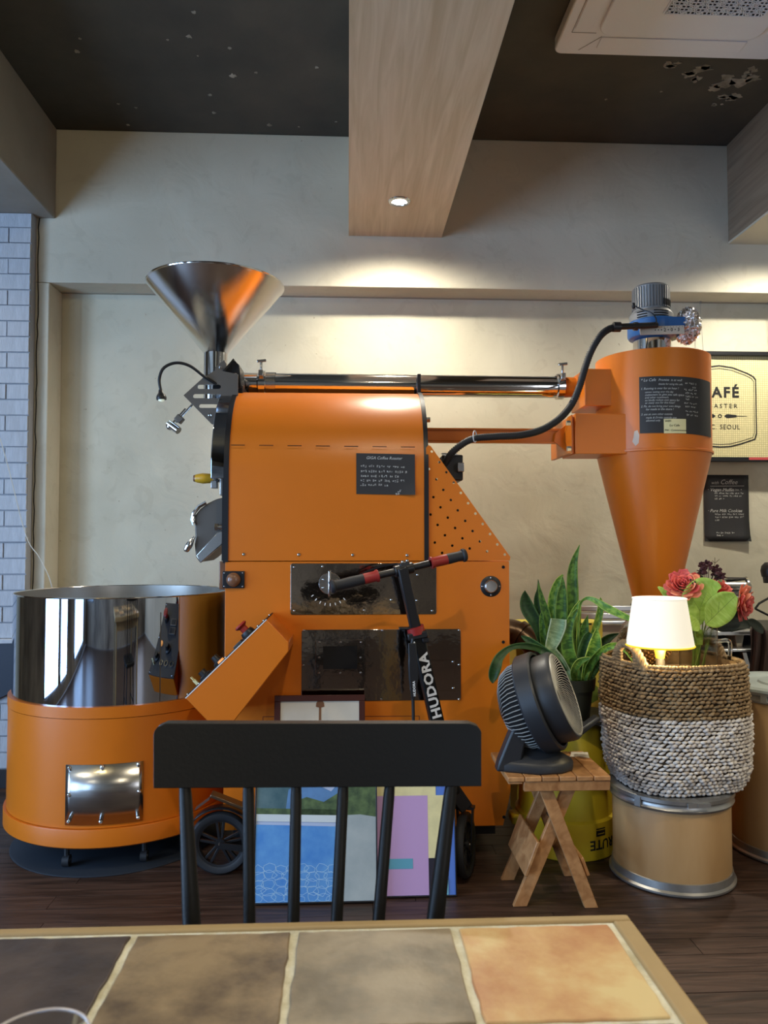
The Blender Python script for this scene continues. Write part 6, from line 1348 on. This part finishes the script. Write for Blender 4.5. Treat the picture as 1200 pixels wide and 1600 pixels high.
# ================================================================== SCOOTER
sc_t = thing('kick_scooter', 'black kick scooter with red and black grips leaning in front of the orange cabinet', 'scooter', (PX(540, 2.83, 1300), 2.83, 0))
Yw = 2.84
def wheel(c, r, axd, hidden=False):
    w_ = MB().lathe([(r-0.028, -0.012), (r-0.020, -0.016), (r-0.008, -0.016), (r-0.001, -0.008), (r, 0), (r-0.001, 0.008), (r-0.008, 0.016), (r-0.020, 0.016), (r-0.028, 0.012)], c, 48, axis=axd).build('tyre', 'rubber', sc_t)
    q = Vector((0, 0, 1)).rotation_difference(Vector(axd)); C_ = Vector(c)
    MB().lathe([(r-0.027, -0.012), (r-0.036, -0.010), (r-0.036, 0.010), (r-0.027, 0.012)], c, 48, axis=axd).build('rim', 'blackmetal', w_)
    for k in range(5):
        for dd in (-0.16, 0.16):
            a = 2*math.pi*k/5+0.33
            MB().bar(C_+q @ Vector((0.016*math.cos(a+dd*2), 0.016*math.sin(a+dd*2), 0)), C_+q @ Vector(((r-0.028)*math.cos(a+dd), (r-0.028)*math.sin(a+dd), 0)), 0.009, 0.012, up=Vector(axd)).build('spoke', 'blackmetal', w_, bevel=0.001)
    MB().cyl(C_-Vector(axd)*0.016, C_+Vector(axd)*0.016, 0.018, n=20).build('hub', 'blackmetal', w_); MB().cyl(C_+Vector(axd)*0.016, C_+Vector(axd)*0.019, 0.006, n=10).build('axle_bolt', 'steel', w_)
WR = 0.112
wc = P(345, 1303, Yw); wc.z = WR
wheel(wc, WR, Vector((0.0, -1, 0)))
fwc = P(727, 1310, 2.78); fwc.z = WR; fax = Vector((0.93, -0.36, 0.05)).normalized()
wheel(fwc, WR, fax)
# fender over rear wheel
MB().tube([wc+Vector((0.125*math.cos(math.radians(a)), 0, 0.125*math.sin(math.radians(a)))) for a in range(140, 20, -10)], 0.0, 4) if False else None
fd = MB(); n_ = 12; vs = []
for k in range(n_+1):
    a = math.radians(138-(138-30)*k/n_); 
    for y_ in (-0.026, 0.026): vs.append(wc+Vector((0.127*math.cos(a), y_, 0.127*math.sin(a))))
fd.add(vs, [(2*k, 2*k+1, 2*k+3, 2*k+2) for k in range(n_)]); fd.build('rear_fender', 'blackmetal', sc_t, solid=0.004)
MB().bar(P(330, 1240, Yw-.03), P(386, 1262, Yw-.03), 0.05, 0.012).build('brake_pad', 'brownpipe', sc_t, bevel=0.003); MB().bar(P(329, 1246, Yw-.03), P(306, 1263, Yw-.03), 0.035, 0.003).build('mud_flap', 'greysteel', sc_t)
# deck, neck
dk0, dk1 = wc+Vector((0.115, 0, 0.0)), Vector((fwc.x-0.20, 2.83, 0.10))
MB().box(wc.x+0.14, fwc.x-0.22, 2.78, 2.90, 0.075, 0.105).build('deck', 'blackmetal', sc_t, bevel=0.008)
for y_ in (-0.03, 0.03): MB().bar(wc+Vector((0, y_, 0)), (wc.x+0.16, Yw+y_, 0.09), 0.022, 0.006, up=(0, 1, 0)).build('fork_arm', 'blackmetal', sc_t)
s0_, s1_ = P(628, 888, 2.64), P(683, 1130, 2.72); dirs = (s1_-s0_).normalized()
head = s0_+dirs*((0.30-s0_.z)/dirs.z); fork = fwc+Vector((0, 0, WR+0.02))
MB().bar((fwc.x-0.23, 2.84, 0.095), head, 0.05, 0.03, up=(0, 1, 0)).build('neck', 'blackmetal', sc_t, bevel=0.004)
m1 = P(650, 985, 2.675)
MB().bar(s0_-dirs*0.004, m1, 0.036, 0.030, up=(0.2, -1, 0)).build('upper_stem', 'blackmetal', sc_t, bevel=0.005)
lowt = MB().bar(m1-dirs*0.012, head, 0.048, 0.042, up=(0.2, -1, 0)).build('lower_stem', 'chair', sc_t, bevel=0.008)
MB().bar(head+dirs*-0.02, fork, 0.05, 0.04, up=(0.2, -1, 0)).build('fork_crown', 'blackmetal', sc_t, bevel=0.004)
for k in (-1, 1): MB().bar(fork+fax*0.028*k, fwc+fax*0.024*k, 0.024, 0.006, up=fax).build('fork_blade', 'blackmetal', sc_t)
MB().bar(fork-fax*0.034, fork+fax*0.034, 0.03, 0.01).build('fork_bridge', 'blackmetal', sc_t)
MB().lathe([(0.018, -0.015), (0.030, -0.014), (0.031, 0.010), (0.018, 0.012)], m1, 20, axis=dirs).build('stem_clamp', 'red', sc_t)
MB().box(m1.x-0.06, m1.x-0.018, m1.y-0.02, m1.y+0.01, m1.z+0.004, m1.z+0.012).build('clamp_lever', 'blackmetal', sc_t, bevel=0.003); MB().box(m1.x+0.02, m1.x+0.045, m1.y-0.02, m1.y+0.01, m1.z-0.040, m1.z-0.022).build('clip', 'blackmetal', sc_t, bevel=0.003)
MB().bar(P(637, 996, 2.66), P(668, 990, 2.66), 0.02, 0.024).build('strap_clip', 'black', sc_t, bevel=0.004)
# strap
MB().tube(spline([P(645, 998, 2.64), P(640, 1030, 2.635), P(641, 1060, 2.64), P(645, 1090, 2.645), P(646, 1130, 2.65)], 6), 0.0055, 8).build('strap', 'black', sc_t)
st2 = MB(); st2.prism([P(638, 1005, 2.63), P(650, 1005, 2.63), P(654, 1060, 2.63), P(648, 1092, 2.63), P(643, 1092, 2.63), P(639, 1050, 2.63)], (0, 0.006, 0)); st2.build('strap_tag', 'black', sc_t, bevel=0.002)
# stem lettering HUDORA reads upwards
nrm_s = Vector((0.12, -1, 0)); nrm_s = (nrm_s-dirs*nrm_s.dot(dirs)).normalized(); acr = nrm_s.cross(-dirs).normalized()
if acr.x < 0: acr = -acr
tb_ = P(682, 1139, 2.72); 
base_l = s0_+dirs*((P(683, 1131, 2.72)-s0_).length-0.026)
lf = lambda u, v, w_: base_l-dirs*u-acr*(v-0.016)+nrm_s*(0.0215+w_)
lm = MB(); Lh2 = (P(683, 1131, 2.72)-P(657, 1012, 2.68)).length
lm.text('HUDORA', 0.0445, lambda u, v, w_: lf(0.002+u*Lh2/0.236, v, w_), bold=0.035, spacing=1.08); lm.build('stem_lettering', 'white', sc_t, smooth=False, recalc=False)
lm = MB(); lm.text('HUDORA', 0.012, lambda u, v, w_: P(649, 1088, 2.6285)+(P(647, 1060, 2.6285)-P(649, 1088, 2.6285)).normalized()*u+Vector((-v+0.002, -w_, 0)), bold=0.02); lm.build('strap_lettering', 'white', sc_t, smooth=False, recalc=False)
MB().ell(lf(Lh2+0.004, 0.036, 0), (0.004, 0.001, 0.004), 10, 6).build('trademark_dot', 'white', sc_t)
# handlebar
g0, g1 = P(517, 917, 2.60), P(727, 867, 2.70); gd = (g1-g0).normalized(); GL = (g1-g0).length
at = lambda t_: g0+gd*(GL*t_)
MB().cyl(at(0.33), at(0.72), 0.0125, n=18).build('handlebar', 'blackmetal', sc_t)
MB().cyl(at(0.46), at(0.60), 0.020, n=18).bar(at(0.50)+Vector((0, 0, .01)), at(0.57)+Vector((0, 0, .012)), 0.03, 0.03).build('bar_clamp', 'blackmetal', sc_t, bevel=0.003)
for dx in (0.52, 0.555): MB().ell(at(dx)+Vector((0, -0.012, 0.028)), 0.006, 10, 6).build('clamp_bolt', 'chrome', sc_t)
def grip(a, b, end):
    d_ = (at(b)-at(a)); L_ = d_.length
    MB().lathe([(0, -0.002), (0.020, -0.002), (0.024, 0.004), (0.024, 0.010), (0.019, 0.014), (0.0175, L_*.3), (0.019, L_*.6), (0.0175, L_)], at(a), 24, axis=d_).build('grip', 'rubber', sc_t)
grip(0.0, 0.24, 0); grip(1.0, 0.80, 1)
MB().lathe([(0.0185, 0), (0.019, 0.01), (0.018, 0.04), (0.022, 0.046), (0.022, 0.052), (0.012, 0.053)], at(0.235), 24, axis=gd).build('grip_collar', 'red', sc_t)
MB().lathe([(0.0185, 0), (0.019, 0.01), (0.018, 0.05), (0.022, 0.056), (0.022, 0.062), (0.012, 0.063)], at(0.86), 24, axis=-gd).build('grip_collar', 'red', sc_t)
MB().tube(spline([at(0.30)+Vector((0, .02, .0)), P(560, 900, 2.70), P(600, 884, 2.72), P(640, 880, 2.70)], 6), 0.004, 6).build('brake_cable', 'black', sc_t)
# ================================================================== CHAIR
Yt_, Ybm = 1.14, 1.08
ch = thing('black_chair', 'black wooden spindle-back chair at the far side of the tiled table', 'chair', (PX(494, 1.3, 1200), 1.0, 0))
def cpos(px, py): # backrest reclines: higher is farther
    z = PZ(py, 1.12, px); return P(px, py, Ybm+(z-0.70)*0.26)
def yback(py): return Ybm+(PZ(py, 1.12, 500)-0.70)*0.26
def crv(px): u = (px-496)/256; return 0.028*(1-u*u)
ol_ = []
tl, tr_, rb_ = 1131.5, 1130, 20
top = [(241, 1229), (239.5, 1180), (239.5, 1150), (242, 1140), (249, 1133), (260, 1130.5), (330, 1130), (420, 1130), (500, 1129.5), (600, 1129), (680, 1129), (730, 1129.5), (742, 1132), (750, 1139), (752.5, 1150), (752.5, 1190), (751, 1226), (745, 1229)]
bot = [(680, 1229.5), (600, 1230), (500, 1231), (420, 1231), (330, 1232), (245, 1232)]
rail = top+bot; n_ = len(rail); vs = []
for (px, py) in rail: vs.append(P(px, py, yback(py)+crv(px)))
for (px, py) in rail: vs.append(P(px, py, yback(py)+crv(px))+Vector((0, 0.019, 0)))
from mathutils.geometry import tessellate_polygon
tri = tessellate_polygon([[Vector((px, py, 0)) for px, py in rail]])
# subdivide the rail as a grid of columns for smooth bending
rl = MB(); cols = 40; rows_ = 5
def topy(px): return 1130.3 if 262 < px < 735 else (1130.3+20*(1-math.sqrt(max(0, 1-((262-px)/22.5)**2))) if px <= 262 else 1129.5+20*(1-math.sqrt(max(0, 1-((px-731)/22.0)**2))))
def boty(px): return 1232-(px-240)*0.006
xs = [239.6+1.2*k for k in range(5)]+[246+ (746-246)*k/cols for k in range(cols+1)]+[747.5+1.2*k for k in range(5)]
front, back = [], []
for px in xs:
    for r in range(rows_+1):
        py = topy(px)+(boty(px)-topy(px))*r/rows_; p = P(px, py, yback(py)+crv(px)); front.append(p); back.append(p+Vector((0, 0.020, 0)))
nc = len(xs); R1 = rows_+1; off = nc*R1; fs = []
for c in range(nc-1):
    for r in range(rows_): a = c*R1+r; fs.append((a, a+1, a+R1+1, a+R1)); fs.append((off+a, off+a+R1, off+a+R1+1, off+a+1))
    a = c*R1; fs.append((a, a+R1, off+a+R1, off+a)); a = c*R1+rows_; fs.append((a+R1, a, off+a, off+a+R1))
for c in (0, nc-1):
    for r in range(rows_): a = c*R1+r; fs.append((a, a+1, off+a+1, off+a))
rl.add(front+back, fs); rl.build('top_rail', 'chair', ch, bevel=0.006, seg=3, ang=50)
SZc = 0.455
def post(px0, px1, r0, r1, name):
    a = P(px0, 1226, yback(1226)+crv(px0)+0.010); b = P(px1, 1422, yback(1422)+crv(px0)*0.5+0.012); d_ = b-a; e = a+d_*((SZc-0.01-a.z)/d_.z)
    MB().tube([a, a+d_*0.1, b, e], [r0*.9, r0, r1, r1], 16).build(name, 'chair', ch)
    return e
feet = [post(289, 298.5, 0.0092, 0.0126, 'back_post'), post(705, 682, 0.0095, 0.0125, 'back_post')]
for (a, b, r0, r1) in ((388, 389.5, .0085, .0085), (463, 459, .0082, .0085), (536.5, 527, .0084, .0085), (609, 593, .0084, .0088)): post(a, b, r0, r1, 'spindle')
cxs = (feet[0].x+feet[1].x)/2; wS = (feet[1].x-feet[0].x)/2+0.035; yb2 = feet[0].y+0.02
MB().prism([(x_, y_, SZc-0.03) for x_, y_ in rrect(cxs-wS-0.01, cxs+wS+0.01, yb2-0.42, yb2, 0.05)], (0, 0, 0.03)).build('seat', 'chair', ch, bevel=0.008)
for (sx, sy) in ((-1, 0), (1, 0), (-1, 1), (1, 1)):
    a = Vector((cxs+sx*(wS-0.04), yb2-0.05-0.31*sy, SZc-0.028)); b = Vector((cxs+sx*(wS-0.005), yb2-0.02-0.36*sy, 0)); MB().cyl(a, b, 0.018, 0.013, n=16).build('leg', 'chair', ch)
for sx in (-1, 1): MB().cyl((cxs+sx*(wS-0.022), yb2-0.036, 0.2), (cxs+sx*(wS-0.022), yb2-0.375, 0.2), 0.009, n=12).build('stretcher', 'chair', ch)
# ================================================================== TABLE
TT = 0.74
tlft, trgt = -0.249-0.189*2-0.03, 0.345; tyb, tyf = 0.951, 0.18
gxs = [-0.249-0.189*2, -0.249-0.189, -0.249, -0.0620, 0.1275, 0.3175]
gys = [0.932, 0.744, 0.556, 0.368, 0.20]
tl_ = thing('tiled_table', 'table topped with large mottled brown and tan tiles in a wooden edge, in the foreground', 'table', ((tlft+trgt)/2, 0.56, 0))
MB().box(gxs[0]-0.004, gxs[-1]+0.004, gys[-1]-0.004, gys[0]+0.004, TT-0.03, TT-0.0035).build('grout_bed', 'grout', tl_)
ew = trgt-gxs[-1]-0.004
MB().box(gxs[0]-0.03, trgt, gys[0]+0.004, tyb, TT-0.03, TT).build('edge_strip', 'tableedge', tl_, bevel=0.003)
MB().box(gxs[0]-0.03, trgt, gys[-1]-0.024, gys[-1]-0.004, TT-0.03, TT).build('edge_strip', 'tableedge', tl_, bevel=0.003)
MB().box(gxs[-1]+0.004, trgt, gys[-1]-0.004, gys[0]+0.004, TT-0.03, TT).build('edge_strip', 'tableedge', tl_, bevel=0.003)
MB().box(gxs[0]-0.03, gxs[0]-0.004, gys[-1]-0.004, gys[0]+0.004, TT-0.03, TT).build('edge_strip', 'tableedge', tl_, bevel=0.003)
def tmat(n_, a, b, c=None, sc_=7):
    m = mat(n_, a, 0.42, col2=b, vscale=sc_, bump=0.12, bscale=35); m.node_tree.nodes['Color Ramp'].color_ramp.elements[0].position = 0.38; m.node_tree.nodes['Color Ramp'].color_ramp.elements[1].position = 0.62
    if c: e = m.node_tree.nodes['Color Ramp'].color_ramp.elements.new(0.5); e.color = (*c, 1)
    return m
tms = {'d': tmat('tile_dark', (0.035, 0.025, 0.024), (0.07, 0.05, 0.042), sc_=10), 'b': tmat('tile_brown', (0.085, 0.058, 0.036), (0.25, 0.18, 0.10), sc_=11), 'g': tmat('tile_greybrown', (0.13, 0.105, 0.07), (0.26, 0.21, 0.14), sc_=12), 't': tmat('tile_tan', (0.42, 0.205, 0.09), (0.60, 0.47, 0.23), (0.53, 0.33, 0.15), 7)}
lay = ['tgdbgt', 'ddtdbg', 'gbtgdt', 'bgbdtg']
plan = {0: ['g', 'd', 'b', 'g', 't'], 1: ['b', 't', 'd', 'd', 'b'], 2: ['t', 'g', 'b', 't', 'g'], 3: ['g', 'd', 't', 'b', 'd']}
rt = random.Random(21); gp = 0.0042
for r in range(4):
    for c in range(5):
        x0_, x1_, y1_, y0_ = gxs[c]+gp, gxs[c+1]-gp, gys[r]-gp, gys[r+1]+gp
        mb = MB(); n_ = 10; pts_ = []
        cor = [(x0_, y0_), (x1_, y0_), (x1_, y1_), (x0_, y1_)]
        for k in range(4):
            a, b = cor[k], cor[(k+1) % 4]
            for i in range(n_): t_ = i/n_; j = rt.uniform(-.0012, .0012); pts_.append((a[0]+(b[0]-a[0])*t_+j, a[1]+(b[1]-a[1])*t_+rt.uniform(-.0012, .0012), TT-0.02))
        mb.prism(pts_, (0, 0, 0.0192)); o_ = mb.build('tile', tms[plan[r][c]], tl_, bevel=0.0018)
for (x_, y_) in ((gxs[0]+0.03, gys[0]-0.03), (gxs[-1]-0.03, gys[0]-0.03), (gxs[0]+0.03, gys[-1]+0.03), (gxs[-1]-0.03, gys[-1]+0.03)): MB().box(x_-0.022, x_+0.022, y_-0.022, y_+0.022, 0, TT-0.03).build('leg', 'tableedge', tl_, bevel=0.003)
MB().box(gxs[0]+0.01, gxs[-1]-0.01, gys[0]-0.04, gys[0]-0.02, TT-0.09, TT-0.03).build('apron', 'tableedge', tl_)
# cup
cupc = P(55, 1590, 0.575); cz_ = TT-0.0005; ctop = 0.8415
cu_ = thing('glass_cup', 'clear glass with rounded rim on the tiled table, lower left corner', 'glass', (cupc.x, 0.577, cz_))
MB().lathe([(0, cz_), (0.027, cz_), (0.029, cz_+0.004), (0.0365, ctop), (0.0358, ctop+0.001), (0.0350, ctop), (0.0277, cz_+0.008), (0, cz_+0.008)], (cupc.x, 0.577, 0), 64).build('cup_wall', 'glassthin', cu_)
MB().tube([(cupc.x+0.0362*math.cos(2*math.pi*k/64), 0.577+0.0362*math.sin(2*math.pi*k/64), ctop) for k in range(64)], 0.0013, 8, closed=True).build('cup_rim', mat('rim_glass', (0.75, 0.72, 0.75), 0.15, trans=0.4), cu_)

# nothing of the fan reaches below the stool top
for o in bpy.data.objects:
    if o.parent is fan:
        for v in o.data.vertices:
            if v.co.z < 0.0006: v.co.z = 0.0006
